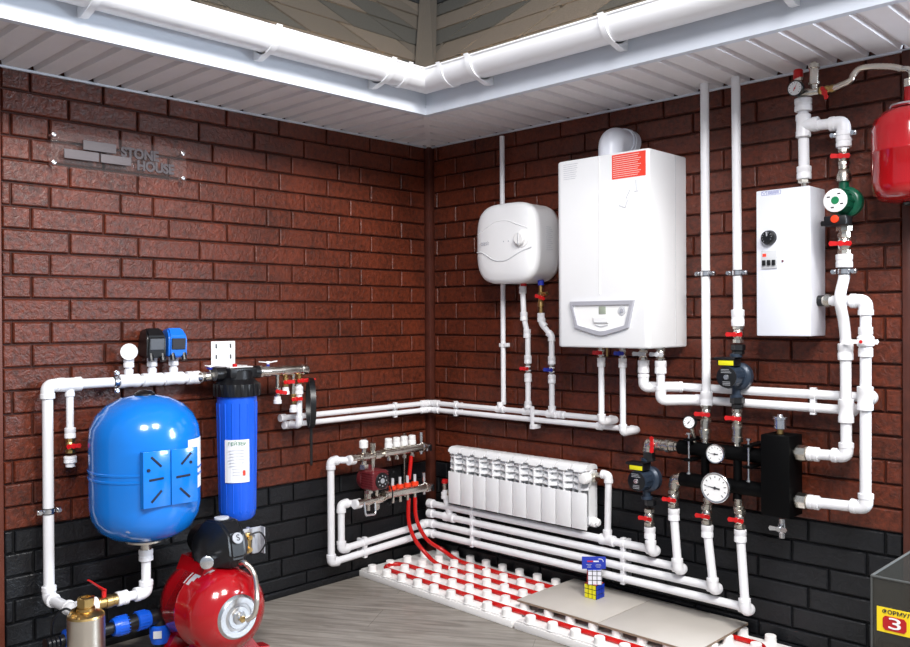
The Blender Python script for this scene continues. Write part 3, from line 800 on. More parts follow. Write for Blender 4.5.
def wrench():
    c = L(.788, .775, .15); d = (V((2.873, -2.783, 0)) - V((c.x, c.y, 0))).normalized(); d = Matrix.Rotation(rad(7), 3, 'Z') @ d
    t = thing('filter_wrench', 'black plastic filter wrench with a ring, hanging beside the small taps', 'wrench', c)
    n = Z.cross(d); pts = [c + d * cos(a) * .082 + Z * sin(a) * .094 for a in [2 * pi * i / 36 for i in range(36)]]
    b = MB(); rows = [[b.bm.verts.new(p + n * w * 1.15 + (p - c).normalized() * h) for w, h in ((-.009, -.004), (.009, -.004), (.009, .004), (-.009, .004))] for p in pts]
    for i in range(36):
        a, e = rows[i], rows[(i + 1) % 36]
        for k in range(4): b._f([a[k], a[(k + 1) % 4], e[(k + 1) % 4], e[k]])
    b.build('ring', BK, t)
    MB().prism([c - Z * .08 - d * .010 - n * .004, c - Z * .08 + d * .010 - n * .004, c - Z * .232 + d * .006 - n * .004, c - Z * .242 - n * .004, c - Z * .232 - d * .006 - n * .004], n, .009).build('grip', BK, t)
    p = c + Z * .075
    tag(MB().tube([L(.828, .866, .15), L(.80, .868, .155), L(.765, .866, .15)], .0035, 8).build('hanging_hook', RED), 'thin red rod holding the black filter wrench beside the taps', 'hook')
wrench()

# ================================================================ UNDERFLOOR HEATING MANIFOLD
def ufh():
    o = .11
    t = thing('heating_manifold', 'nickel underfloor manifold with four white caps and red cups', 'manifold', L(.3, .33, o))
    zt, zl = .532, .352
    def bar(z, t0, t1, r=.0185):
        return MB().lathe(L(t0, z, o), Y, [(0, r * 1.15), (.012, r * 1.15), (.014, r)] + [(t0 - t1 - .014, r), (t0 - t1 - .012, r * 1.2), (t0 - t1, r * 1.2)], 20).build('manifold_bar', NI, t)
    bar(zt, .39, .15); bar(zl, .39, .13)
    MB().lathe(L(.56, zt - .005, o), Y, [(0, .017), (.02, .017), (.022, .013), (.05, .013), (.052, .02), (.085, .02), (.087, .014), (.12, .014), (.122, .019), (.15, .019), (.152, .012), (.175, .012)], 16).build('supply_body', NI, t)
    MB().lathe(L(.53, zl - .012, o), Y, [(0, .016), (.02, .016), (.022, .013), (.05, .017), (.075, .017), (.08, .012), (.1, .018), (.13, .018), (.132, .012), (.15, .012)], 16).build('return_body', NI, t)
    for tt in (.356, .31, .266, .22):
        c = L(tt, zt, o)
        MB().cyl(c, c + Z * .022, .009).cyl(c - Z * .01, c - Z * .033, .007).cyl(c - Z * .024, c - Z * .036, .0095, seg=6).build('outlet', NI, t)
        MB().lathe(c + Z * .018, Z, [(0, .0155), (.002, .0175), (.018, .0175), (.02, .0155), (.022, .0165), (.038, .016), (.041, .013)], 20).build('white_cap', WP, t)
    for tt in (.334, .292, .248, .205):
        c = L(tt, zl, o)
        MB().cyl(c, c + Z * .018, .009).cyl(c - Z * .01, c - Z * .04, .008).build('outlet', NI, t)
        f = MB().lathe(c + Z * .016, Z, [(0, .013), (.003, .0165), (.016, .0165), (.019, .011)], 20).build('flow_meter', FLM, t)
        MB().cyl(c + Z * .03, c + Z * .065, .0065, seg=14).build('sight_glass', LGR, f)
    for tt, z in ((.165, zt), (.150, zl)):
        c = L(tt, z, o)
        MB().cyl(c, c + Z * .03, .007).cyl(c + Z * .028, c + Z * .066, .0095, ch=.001).cyl(c - Z * .01, c - Z * .03, .008).build('air_vent', CH, t)
        v = MB().cyl(c + V((0, .025, 0)), c + V((.0, .05, 0)), .012).cyl(c + V((.0, .035, -.02)), c + V((.0, .035, 0)), .008).build('drain_valve', CH, t)
        MB().box(c + V((.014, .045, -.006)), (.008, .012, .03), None, .003).build('drain_handle', BK, v)
    # thermostatic mixing valve with white cap, bypass
    c = L(.493, zt, o)
    MB().cyl(c, c + Z * .035, .011).cyl(c, c - Z * .05, .013).cyl(c - Z * .035, c - Z * .055, .02, seg=6).build('mixing_valve', NI, t)
    MB().lathe(c + Z * .032, Z, [(0, .016), (.002, .0185), (.028, .0185), (.032, .015), (.034, .012)], 20).build('white_cap', WP, t)
    c = L(.445, zt, o)
    MB().cyl(c - Z * .07, c + Z * .04, .010).cyl(c + Z * .02, c + Z * .048, .014, seg=8).cyl(c - Z * .06, c - Z * .075, .019, seg=6).build('bypass_valve', NI, t)
    c = L(.47, zl, o); MB().cyl(c + Z * .0, c + Z * .04, .013).cyl(c + Z * .022, c + Z * .034, .02, seg=6).cyl(c, c - Z * .05, .009).build('lower_connector', NI, t)
    c = L(.425, zl, o); MB().cyl(c - Z * .055, c + Z * .035, .009).cyl(c - Z * .03, c - Z * .05, .013, seg=8).build('lower_valve', NI, t)
    MB().tube(fil([L(.50, zl - .01, o + .01), L(.502, zl - .062, o + .02), L(.447, zl - .066, o + .02), L(.442, zl - .02, o + .01)], .012), .005, 10).build('drain_loop', CH, t)
    MB().tube(cat([L(.395, zl + .04, o + .02), L(.38, zl + .055, o + .03), L(.365, zl + .01, o + .035), L(.37, zl - .04, o + .025), L(.385, zl - .03, o + .02)]), .003, 8).build('sensor_cable', BK, t)
    for tt in (.40, .17): MB().bb(L(tt + .008, .30, .0), L(tt - .008, .585, .012), .002).bb(L(tt + .006, zt - .008, .012), L(tt - .006, zt + .008, o - .01)).bb(L(tt + .006, zl - .008, .012), L(tt - .006, zl + .008, o - .01)).build('mounting_rail', NI, t)
    # circulation pump
    p = thing('circulation_pump', 'small burgundy red circulation pump on the underfloor manifold', 'pump', L(.465, .40, .1))
    b = MB().lathe(L(.462, .435, .075), X, [(0, .03), (.006, .046), (.03, .048), (.036, .04)], 28).cyl(L(.462, .385, .1), L(.462, .49, .1), .016).build('volute', PMR, p)
    b = MB().box(L(.464, .435, .144), (.080, .086, .082), None, .012, 3)
    for i in range(7): b.box(L(.464, .404 + .0102 * i, .144), (.074, .091, .004), None, .001)
    b.build('motor_housing', PMR, p)
    f = MB().lathe(L(.459, .433, .183), X, [(0, .034), (.004, .034), (.006, .031)], 28).build('control_face', BK, p)
    MB().lathe(L(.459, .433, .189), X, [(0, .011), (.002, .010)], 20).build('control_ring', GRY, f)
    b = MB()
    for i in range(8):
        a = 2 * pi * i / 8; b.cyl(L(.459 + .021 * cos(a), .433 + .021 * sin(a), .1885), L(.459 + .021 * cos(a), .433 + .021 * sin(a), .190), .003, seg=8)
    b.build('control_marks', GRY, f)
ufh()

def heating_pipes():
    r = .0145
    # two pipes from the underfloor manifold, round the corner, to the heating manifold risers
    o = .065; oR = .08
    for zt, tr, zl, t0, zr, s1, top, ts, lab in ((.521, .629, .108, .55, .138, 1.588, .40, 1.568, 'lowest of the four white heating pipes, rising outermost at the underfloor manifold'),
                                   (.337, .577, .152, .52, .182, 1.475, .395, 1.45, 'second lowest white heating pipe, rising inside the outer loop below the underfloor manifold')):
        t = thing('heating_pipe', lab, 'pipe', V((.07, -.08, zl)))
        pipe(t, [L(t0, zt, .11), L(tr - .04, zt, o + .005), L(tr, zt, o)], r * .95); pipe(t, [L(tr, zt, o), L(tr, zl, o)], r)
        elbow(t, L(tr, zt, o), Y, -Z, r); elbow(t, L(tr, zl, o), Z, Y, r); coupling(t, L(t0 + .005, zt, .105), Y, r, .034)
        pipe(t, [L(tr, zl, o), V((o, -oR, zr - .006)), R(s1, zr, oR)], r, bend=.02)
        elbow(t, V((o, -oR, zr - .006)), -Y, X, r, k=2.4)
        clip(t, L(.455, zl + .008, o), Y, X, r)
        for s in (.34, 1.10): clip(t, R(s, zr, oR), X, -Y, r)
        riser(t, s1, zr, oR, ts, top, r)
    for zr, s1, top, ts, lab in ((.222, 1.343, .432, 1.324, 'third white heating pipe from the floor, feeding the radiator from below'), (.266, 1.238, .352, 1.228, 'topmost of the four white heating pipes, feeding the radiator from the right')):
        t = thing('heating_pipe', lab, 'pipe', R(.08, zr, oR))
        pipe(t, [R(.075, zr, oR), R(s1, zr, oR)], r)
        MB().cyl(R(.066, zr, oR), R(.10, zr, oR), r * 1.36, ch=.002).build('end_cap', WH, t)
        for s in (.34, 1.10): clip(t, R(s, zr, oR), X, -Y, r)
        if zr < .25:   # branch to the lower left radiator valve
            tee(t, R(.20, zr, oR), X, Z, r, .011); pipe(t, [R(.20, zr, oR), R(.175, .30, oR), R(.172, .34, oR)], .0115, bend=.03)
            coupling(t, R(.172, .315, oR), Z, .0125, .03)
        else:
            tee(t, R(1.030, zr, oR), X, Z, r, .0125); pipe(t, [R(1.030, zr, oR), R(1.036, .512, oR)], .0125); elbow(t, R(1.036, .510, oR), -Z, -X, .0125)
            pipe(t, [R(1.036, .510, oR), R(1.0, .508, oR)], .0115, NI, 'nipple')
        riser(t, s1, zr, oR, ts, top, r)
def riser(t, s1, zr, o, ts, top, r):
    oo = .11
    double_elbow(t, [R(s1 - .035, zr, o), R(s1 + .004, zr, o), R(s1, zr, oo + .005), R(s1 - .003, zr + .04, oo + .004)], r)
    pipe(t, [R(s1 - .002, zr + .03, oo + .003), R(ts, top - .02, oo - .003)], r)
    coupling(t, R(ts, top - .02, oo - .003), Z, r, .042)
    zv = top + .035
    valve(t, R(ts - .001, zv, .107), Z, .016, -Y, RED, X, NI, ln=.062, hl=.024)
heating_pipes()

# ================================================================ RADIATOR
def radiator():
    t = thing('radiator', 'white ten section aluminium radiator hung low on the right wall', 'radiator', R(.59, .295, .04))
    w = .0735; s0 = .227; zb, zp, ztp = .296, .434, .541
    base = None
    for i in range(10):
        if base is None:
            b = MB(); c = s0 + w / 2; h = w / 2 - .002
            b.bb(R(c - h, zb, .1165), R(c + h, zp, .1105), .0012)                 # front panel
            b.bb(R(c - .004, zb, .1105), R(c + .004, ztp - .03, .05))              # centre web
            b.bb(R(c - .010, zb - .0, .06), R(c + .010, ztp - .02, .09), .003)       # water column
            b.bb(R(c - .003, zp - .01, .115), R(c + .003, ztp - .02, .10), .001)      # upper front rib
            for z in (zp + .008, zp + .034, zp + .060):
                for sg in (-1, 1):
                    b.prism([R(c + sg * .003, z, .1135), R(c + sg * h, z + .003, .104), R(c + sg * h, z + .025, .074), R(c + sg * .003, z + .025, .08)], Z, .0045)
            for sg in (-1, 1): b.bb(R(c + sg * (h - .0012), zb + .02, .1), R(c + sg * h, ztp - .03, .055))
            # curved top
            pr = [(.04, ztp - .022), (.045, ztp - .006), (.06, ztp), (.095, ztp), (.108, ztp - .004), (.117, ztp - .014), (.118, ztp - .022), (.108, ztp - .024), (.06, ztp - .02)]
            b.prism([R(c - h + .0012, z, o) for o, z in pr], X, 2 * h - .0024)
            b.prism([R(c - h * .6, z - .006, o + .003) for o, z in pr[4:7]] + [R(c - h * .6, ztp - .03, .10)], X, 1.2 * h)
            b.bb(R(c - h, zb + .0, .052), R(c + h, ztp - .025, .046))
            # headers
            for z in (zb + .027, ztp - .038): b.cyl(R(c - w / 2, z, .075), R(c + w / 2, z, .075), .017)
            base = b.build('section', WE, t)
        else:
            o = base.copy(); COL.objects.link(o); o.location.x += w * i; o.parent = t
    se = s0 + 10 * w
    # right end: thermostatic head, return plug; left end: red capped valve
    v = MB().cyl(R(se, .492, .075), R(se + .02, .492, .075), .016).lathe(R(se + .004, .492, .075), X, [(0, .019), (.012, .019)], 6).cyl(R(se + .01, .502, .078), R(se + .055, .508, .08), .009).build('radiator_valve', NI, t)
    MB().lathe(R(se - .004, .493, .105), -Y, [(-.012, .013), (0, .0195), (.003, .022), (.026, .021), (.032, .017), (.034, .008)], 24).build('thermostatic_head', WP, t)
    MB().cyl(R(se, .323, .075), R(se + .014, .323, .075), .019, ch=.002).lathe(R(se + .013, .323, .075), X, [(0, .013), (.008, .015), (.012, .015), (.018, .009)], 8).build('end_plug', WP, t)
    v = MB().cyl(R(.178, .323, .075), R(s0, .323, .075), .011).cyl(R(.172, .33, .08), R(.172, .375, .08), .011).build('return_valve', NI, t)
    MB().lathe(R(.172, .368, .08), Z, [(0, .013), (.004, .015), (.016, .014), (.019, .01)], 16).build('red_cap', RED, v)
    for s in (.36, .82): MB().bb(R(s - .012, .475, -.0), R(s + .012, .50, .05), .001).build('wall_bracket', WE, t)
radiator()

# ================================================================ UNDERFLOOR MAT, LOOP, BOARDS
AM = rad(-1.75)
def mp(x, y, z):
    if x > .883: return mp(.883, y, z) + X * (x - .883)
    return V((.018 + x * cos(AM) - y * sin(AM), -.006 + x * sin(AM) + y * cos(AM), z))
def mat_panel(x0, x1, label):
    c = mp((x0 + x1) / 2, -.215, 0); t = thing('heating_mat', label, 'underfloor heating mat', c, 'white studded mats on the floor')
    rot = Matrix.Rotation(AM if x0 < .5 else 0, 3, 'Z')
    MB().box(mp((x0 + x1) / 2, -.215, .013), (x1 - x0 - .003, .432, .026), rot, .003).box(mp((x0 + x1) / 2, -.215, .029), (x1 - x0 - .014, .42, .006), rot, .002).build('base_slab', WMAT, t)
    first = None; org = None; x = x0 + .066
    while x < x1 - .015:
        for j in range(5):
            p = mp(x, -.016 - .0985 * j, .031)
            if first is None:
                org = p; first = MB().lathe(p, Z, [(0, .0215), (.003, .0190), (.024, .0178), (.0255, .0165)], 18).lathe(p + Z * .0255, Z, [(0, .0115), (.0006, .011)], 12).build('stud', WMAT, t)
            else:
                o = first.copy(); COL.objects.link(o); o.location = first.location + (p - org); o.parent = t
        x += .0965
mat_panel(.0, .882, 'white studded underfloor mat lying in the corner, left piece')
mat_panel(.884, 1.716, 'white studded underfloor mat at the right, partly under the boards')
def loop():
    t = thing('heating_loop', 'red plastic heating tube dropping from the manifold and laid between white studs', 'heating tube', mp(.3, -.2, .03))
    z = .0405; y1, y2, y3, y4 = -.365 - .0, -.26, -.165, -.066
    yy = lambda j: -.016 - .0985 * j - .060   # mid way between stud rows j and j+1
    rows = [yy(0), yy(1), yy(2), yy(3)]       # back to front
    A = [V((.11, -.242, .318)), V((.108, -.240, .22)), V((.125, -.222, .14)), V((.165, -.195, .080)), mp(.22, rows[1] - .004, .046), mp(.32, rows[1], z)]
    B = [V((.11, -.205, .318)), V((.110, -.196, .22)), V((.135, -.160, .13)), V((.18, -.105, .078)), mp(.25, rows[0] - .004, .046), mp(.36, rows[0], z)]
    ua = [mp(.11 - .0 + 0, rows[2] - .0, z)]
    def arc(cx, cy, r, a0, a1, n=8): return [mp(cx + r * cos(rad(a0 + (a1 - a0) * i / n)), cy + r * sin(rad(a0 + (a1 - a0) * i / n)), z) for i in range(n + 1)]
    c23 = (rows[2] + rows[3]) / 2; r23 = (rows[2] - rows[3]) / 2
    c12 = (rows[1] + rows[2]) / 2
    path = cat(A, 8) + arc(1.30, c12, r23, 90, -90) + arc(.125, c23, r23, 90, 270) + [mp(.8, rows[3], z), mp(1.4, rows[3], z)]
    cr = (rows[0] + rows[3]) / 2; rr = (rows[0] - rows[3]) / 2
    path += [mp(1.50, rows[3], z)] + arc(1.62 - .02, rows[0] - .055, .055, -80, 90, 8) + [mp(1.5, rows[0], z)] + list(reversed(cat(B, 8)))
    MB().tube(path, .0088, 12).build('tube', PEX, t)
    MB().tube([V((.11, -.225, .50)), V((.112, -.232, .46)), V((.111, -.24, .40))], .0088, 12).build('upper_tube', PEX, t)
    b = MB()
    for x, j in ((.42, 0), (.62, 1), (.30, 1)): b.box(mp(x, rows[j], z + .001), (.006, .021, .02), Matrix.Rotation(AM, 3, 'Z'), .001)
    b.build('tube_clips', WP, t)
loop()
def board(x0, x1, y0, y1, label):
    c = V(((x0 + x1) / 2, (y0 + y1) / 2, .0602)); rot = Matrix.Identity(3)
    t = thing('floor_board', label, 'floor board', V(((x0 + x1) / 2, (y0 + y1) / 2, .057)), 'pale boards laid on the studs')
    MB().box(c, (x1 - x0, y1 - y0, .007), rot).build('core', TED, t)
    MB().box(c + Z * .0042, (x1 - x0 - .001, y1 - y0 - .001, .0014), rot, .0005).build('surface', TIL, t)
board(.824, 1.182, -.362, -.012, 'pale grey laminate board under the puzzle cubes')
board(1.1835, 1.548, -.366, -.012, 'pale grey laminate board at the right, nothing standing on it')

def cube(label, c, sz, ang, faces, m0):
    t = thing('puzzle_cube', label, 'puzzle cube', c - Z * sz / 2)
    rot = Matrix.Rotation(ang, 3, 'Z'); MB().box(c, (sz, sz, sz), rot, .0015).build('cube_body', m0, t)
    for n, m in faces:
        n = V(n); u = Z if abs(n.z) < .5 else X; w = n.cross(u); b = MB()
        for i in (-1, 0, 1):
            for j in (-1, 0, 1):
                p = n * (sz / 2 + .0004) + u * i * sz / 3 + w * j * sz / 3
                q = [p + u * a * sz * .14 + w * d * sz * .14 for a, d in ((-1, -1), (1, -1), (1, 1), (-1, 1))]
                b.prism([c + rot @ v for v in q], rot @ n, .0008)
        b.build('stickers', m, t)
zc = .0653
cube('puzzle cube with yellow and blue faces standing on the pale board', V((1.016, -.146, zc + .026)), .052, 0, [((0, -1, 0), CY), ((1, 0, 0), CBL), ((0, 0, 1), CRD), ((-1, 0, 0), CWH), ((0, 1, 0), CBL)], BK)
cube('white-faced puzzle cube stacked on the yellow and blue one', V((1.016, -.146, zc + .0525 + .025)), .050, rad(38), [((0, -1, 0), CWH), ((1, 0, 0), CWH), ((0, 0, 1), CWH), ((-1, 0, 0), CRD), ((0, 1, 0), CY)], BK)
def card():
    a = rad(38 + 5); n = V((sin(a), -cos(a), 0)); s = Z.cross(n); c = V((1.014, -.146, zc + .104 + .0225))
    t = thing('display_card', 'blue printed card standing on top of the white puzzle cube', 'card', c - Z * .0225)
    rot = Matrix((n, s, Z)).transposed()
    MB().box(c, (.006, .088, .045), rot, .001).build('card_panel', NAVY, t)
    MB().box(c - Z * .0225 + n * .0, (.03, .05, .002), rot, .0005).build('foot', NAVY, t)
    b = MB(); 
    for i, w in enumerate((.02, .012, .016)): b.box(c + n * .0034 - s * (.018 - i * .0) + Z * (-.006 - .005 * i), (.0006, w, .0014), rot)
    for i, w in enumerate((.018, .022, .014)): b.box(c + n * .0034 + s * .016 + Z * (-.006 - .005 * i), (.0006, w, .0014), rot)
    b.build('small_print', INKG, t)
    b = MB(); b.box(c + n * .0034 - s * .014 + Z * .006, (.0006, .022, .005), rot); b.build('red_wording', CRD, t)
    b = MB(); b.box(c + n * .0034 + s * .008 + Z * .006, (.0006, .02, .005), rot)
    q = [c + n * .0034 + s * (.022 + .012 * cos(x)) + Z * (.006 + .009 * sin(x)) for x in [rad(-10 + 14 * i) for i in range(10)]]
    b.tube(q, .0015, 6).build('white_swoosh', CWH, t)
card()

# ================================================================ WATER HEATER
def water_heater():
    s0, s1, z0, z1 = .452, .768, 1.236, 1.560; cs, cz = (s0 + s1) / 2, (z0 + z1) / 2; hw, hh = (s1 - s0) / 2, (z1 - z0) / 2
    t = thing('water_heater', 'small rounded square white electric water heater with a round knob', 'water heater', R(cs, z0, .0))
    def sq(k, o, e=3.6, n=64):
        out = []
        for i in range(n):
            a = 2 * pi * i / n; c, s = cos(a), sin(a)
            out.append(R(cs + math.copysign(abs(c) ** (2 / e), c) * hw * k, cz + math.copysign(abs(s) ** (2 / e), s) * hh * k, o))
        return out
    b = MB(); rows = []
    for k, o in ((.90, .004), (.96, .01), (.985, .03), (.99, .135), (1.0, .14), (1.0, .152), (.985, .163), (.95, .172), (.88, .179), (.7, .186), (.4, .190), (.1, .191)):
        rows.append([b.bm.verts.new(p) for p in sq(k, o)])
    for a, c in zip(rows, rows[1:]):
        for i in range(64): b._f([a[i], a[(i + 1) % 64], c[(i + 1) % 64], c[i]])
    b._f(rows[0]); b._f(rows[-1]); b.build('body', WE, t, 60)
    def surf(s, z):   # depth of the domed front
        k = max(abs(s - cs) / hw, abs(z - cz) / hh); return .1905 - .014 * k ** 3
    def groove(pts, r, m, name):
        c = cat(pts, 8); MB().tube([R(p.x, p.z, surf(p.x, p.z) - .0005) for p in c], r, 8).build(name, m, t)
    P = lambda s, z: V((s, 0, z))
    groove([P(s0 + .015, 1.368), P(.505, 1.362), P(.565, 1.332), P(.60, 1.326), P(.64, 1.330), P(.70, 1.356), P(s1 - .015, 1.374)], .0028, LGR, 'lower_seam')
    groove([P(s0 + .02, 1.440), P(.505, 1.455), P(.565, 1.482), P(.60, 1.487), P(.64, 1.484), P(.69, 1.466), P(s1 - .03, 1.449)], .0022, WE, 'upper_seam')
    # raised eye panel
    k = R(.707, 1.408, .183)
    kn = MB().lathe(k, -Y, [(0, .036), (.006, .034), (.008, .028), (.020, .025), (.023, .021)], 32).build('knob', WP, t)
    MB().bb(k + V((-.003, -.0225, -.022)), k + V((.003, -.0245, .022)), .001).build('knob_ridge', LGR, kn)
    text('oasis', 'lettering', R(.520, 1.402, surf(.516, 1.4) + .0015), X, Z, .026, SILV, t, .0004)
    for s in (.620, .645): MB().cyl(R(s, 1.403, .188), R(s, 1.403, .1915), .003, seg=10).build('indicator', INKG, t)
    b = MB()
    for i in range(12): b.bb(V((s1 - .0015, -.105, 1.455 - .008 * i)), V((s1 + .0002, -.075 + .006 * (i % 3), 1.4575 - .008 * i)))
    b  .build('side_label', mat('faint_print', 'D6D8DC', .6, vary=.02), t)
    for s, m in ((.625, RED), (.715, BLH)): MB().cyl(R(s, z0 - .008, .075), R(s, z0 + .012, .075), .013, ch=.001).build('inlet_ring', m, t)
water_heater()
def heater_pipes():
    r = .0112
    g = 'pipes below the small water heater'
    t = thing('water_pipe', 'left white pipe below the small water heater, with a red valve handle', 'pipe', R(.627, .73, .06), g)
    o = .06
    pipe(t, [R(.620, 1.235, .075), R(.622, 1.10, .07), R(.634, 1.03, o), R(.634, .73, o)], r, bend=.012)
    coupling(t, R(.621, 1.213, .075), Z, r, .03); coupling(t, R(.622, 1.105, .07), Z, r, .036); coupling(t, R(.632, 1.035, .062), Z, r, .036)
    coupling(t, R(.634, .93, o), Z, r, .034); valve(t, R(.634, .893, o), Z, .0105, -Y, RED, X, NI, hl=.02, one=False); coupling(t, R(.634, .855, o), Z, r, .034)
    coupling(t, R(.634, .745, o), Z, r, .03)
    t = thing('water_pipe', 'right white pipe below the small water heater, with a blue valve handle', 'pipe', R(.75, .73, .06), g)
    pipe(t, [R(.715, 1.09, .075), R(.718, 1.075, .075), R(.756, 1.025, o), R(.756, .73, o)], r, bend=.012)
    coupling(t, R(.715, 1.10, .075), Z, r, .036); elbow(t, R(.718, 1.078, .074), Z, V((.6, .2, -.7)), r, k=1.6); elbow(t, R(.756, 1.026, o), V((-.6, -.2, .7)), -Z, r, k=1.6)
    MB().cyl(R(.715, 1.24, .075), R(.715, 1.115, .075), .0085).lathe(R(.715, 1.20, .075), -Z, [(0, .009), (.004, .013), (.02, .013), (.024, .010), (.04, .013), (.055, .013), (.058, .009)], 12).build('safety_valve', BRS, t)
    MB().cyl(R(.715, 1.19, .075), R(.752, 1.195, .085), .008).build('relief_outlet', BRS, t)
    wing(t, R(.735, 1.18, .10), -Y, V((1, 0, -.3)), RED, .022, name='red_lever')
    coupling(t, R(.756, .93, o), Z, r, .034); valve(t, R(.756, .893, o), Z, .0105, -Y, BLH, X, NI, hl=.02); coupling(t, R(.756, .855, o), Z, r, .034)
    tee(t, R(.756, .716, o), X, Z, r)
heater_pipes()

# ================================================================ GAS BOILER
def boiler():
    s0, s1, z0, z1, d = .931, 1.317, .992, 1.668, .25; cs = (s0 + s1) / 2
    t = thing('gas_boiler', 'large white wall boiler with red sticker and grey framed control panel', 'boiler', R(cs, z0, 0))
    # body with rounded vertical front corners
    def outline(k, rr):
        pts = [V((s0 + k, 0, 0)), ]
        out = [(s0 + k, .002)]
        for i in range(9):
            a = rad(180 - 90 * i / 8); out.append((s0 + k + rr + rr * cos(a), d - k - rr * .55 + rr * .55 * sin(a)))
        for i in range(9):
            a = rad(90 - 90 * i / 8); out.append((s1 - k - rr + rr * cos(a), d - k - rr * .55 + rr * .55 * sin(a)))
        out.append((s1 - k, .002)); return out
    b = MB(); rows = []
    for z, k in ((z0, .004), (z0 + .003, .001), (z0 + .006, 0), (z1 - .006, 0), (z1 - .003, .001), (z1, .004)):
        rows.append([b.bm.verts.new(R(s, z, o)) for s, o in outline(k, .022)])
    n = len(rows[0])
    for a, c in zip(rows, rows[1:]):
        for i in range(n): b._f([a[i], a[(i + 1) % n], c[(i + 1) % n], c[i]])
    b._f(rows[0]); b._f(rows[-1]); b.build('casing', WE, t, 40)
    MB().tube([R(1.118, z1 - .004, d + .0002), R(1.118, 1.18, d + .0002)], .0020, 8).build('front_crease', WP, t)
    MB().bb(R(s1 - .001, z0 + .004, .075), R(s1 + .0008, z1 - .004, .078)).build('side_seam', LGR, t)
    # sticker and printing
    st = MB().bb(R(1.172, 1.577, d - .001), R(1.306, 1.661, d + .0008)).build('red_sticker', ORG, t)
    b = MB()
    for i in range(11): b.bb(R(1.177, 1.583 + .007 * i, d + .0008), R(1.276 + .006 * ((i * 7) % 3), 1.5848 + .007 * i, d + .0014))
    b.build('sticker_text_lines', INKW, st)
    b = MB()
    for i in range(8): b.bb(R(.962, 1.600 + .0075 * i, d - .002), R(1.015 + .008 * (i / 7) + .004 * (i % 2), 1.6015 + .0075 * i, d + .0004))
    b.build('printed_text_lines', INKG, t)
    b = MB()
    for p0, p1 in (((1.268, 1.565), (1.27, 1.53)), ((1.262, 1.527), (1.278, 1.527)), ((1.20, 1.485), (1.225, 1.475)), ((1.225, 1.475), (1.235, 1.50)), ((1.245, 1.535), (1.228, 1.505))):
        b.tube([R(p0[0], p0[1], d + .0003), R(p1[0], p1[1], d + .0005)], .0012, 6)
    b.build('printed_diagram', INKG, t)
    # control panel
    def ring(pts, k, c): return [(c[0] + (x - c[0]) * k, c[1] + (y - c[1]) * k) for x, y in pts]
    out = [(.992, 1.157), (1.262, 1.157), (1.240, 1.062), (1.20, 1.050), (1.150, 1.037), (1.128, 1.034), (1.106, 1.037), (1.055, 1.050), (1.014, 1.062)]
    inn = [(1.005, 1.142), (1.246, 1.142), (1.226, 1.071), (1.19, 1.062), (1.148, 1.052), (1.128, 1.050), (1.108, 1.052), (1.065, 1.062), (1.027, 1.071)]
    b = MB(); n = len(out)
    lv = [[b.bm.verts.new(R(x, z, o)) for x, z in pp] for pp, o in ((out, d - .002), (ring(out, .985, (1.127, 1.10)), d + .010), (inn, d + .010), (inn, d + .001))]
    for a, c in zip(lv, lv[1:]):
        for i in range(n): b._f([a[i], a[(i + 1) % n], c[(i + 1) % n], c[i]])
    b.build('panel_frame', SILV, t)
    p = MB().prism([R(x, z, d - .002) for x, z in inn], -Y, .006).build('control_panel', WP, t)
    MB().bb(R(1.117, 1.110, d + .002), R(1.146, 1.137, d + .0055), .0005).build('screen', LCD, p)
    MB().hull([R(1.09, 1.10, d + .004), R(1.165, 1.10, d + .004), R(1.16, 1.078, d + .004), R(1.095, 1.078, d + .004), R(1.095, 1.098, d + .010), R(1.16, 1.098, d + .010), R(1.155, 1.08, d + .010), R(1.1, 1.08, d + .010)], .001).build('flap', WE, p)
    MB().tube(cat([R(1.10, 1.072, d + .004), R(1.128, 1.067, d + .005), R(1.155, 1.072, d + .004)]), .002, 8).build('flap_edge', LGR, p)
    MB().lathe(R(1.213, 1.121, d + .003), -Y, [(0, .0155), (.003, .0155), (.004, .012), (.003, .009)], 28).build('dial_ring', LGR, p)
    MB().lathe(R(1.213, 1.121, d + .005), -Y, [(0, .008), (.004, .007)], 20).cyl(R(1.213, 1.123, d + .009), R(1.213, 1.123, d + .0095), .002).build('dial_knob', SILV, p)
    MB().cyl(R(1.08, z0 + .004, .15), R(1.08, z0 - .035, .15), .004).build('drain_spout', BRS, t)
    # flue
    f = thing('flue_elbow', 'grey white flue elbow on top of the large boiler going into the wall', 'flue', R(1.085, z1, .125))
    MB().cyl(R(1.085, z1, .125), R(1.085, z1 + .008, .125), .068, ch=.002).build('flange', LGR, f)
    c = R(1.085, 1.675, .125); pts = fil([c, R(1.085, 1.748, .125), R(1.085, 1.748, .045)], .07, 12)
    MB().tube(pts, .047, 36).build('elbow_tube', WB, f)
    for o, w in ((.05, .006), (.034, .006)): MB().lathe(R(1.085, 1.748, o), Y, [(0, .047), (.001, .0515), (w - .001, .0515), (w, .047)], 36).build('joint_ring', WB, f)
    MB().cyl(R(1.085, 1.748, .045), R(1.085, 1.748, 0), .0485, seg=36).build('wall_collar', WB, f)
boiler()
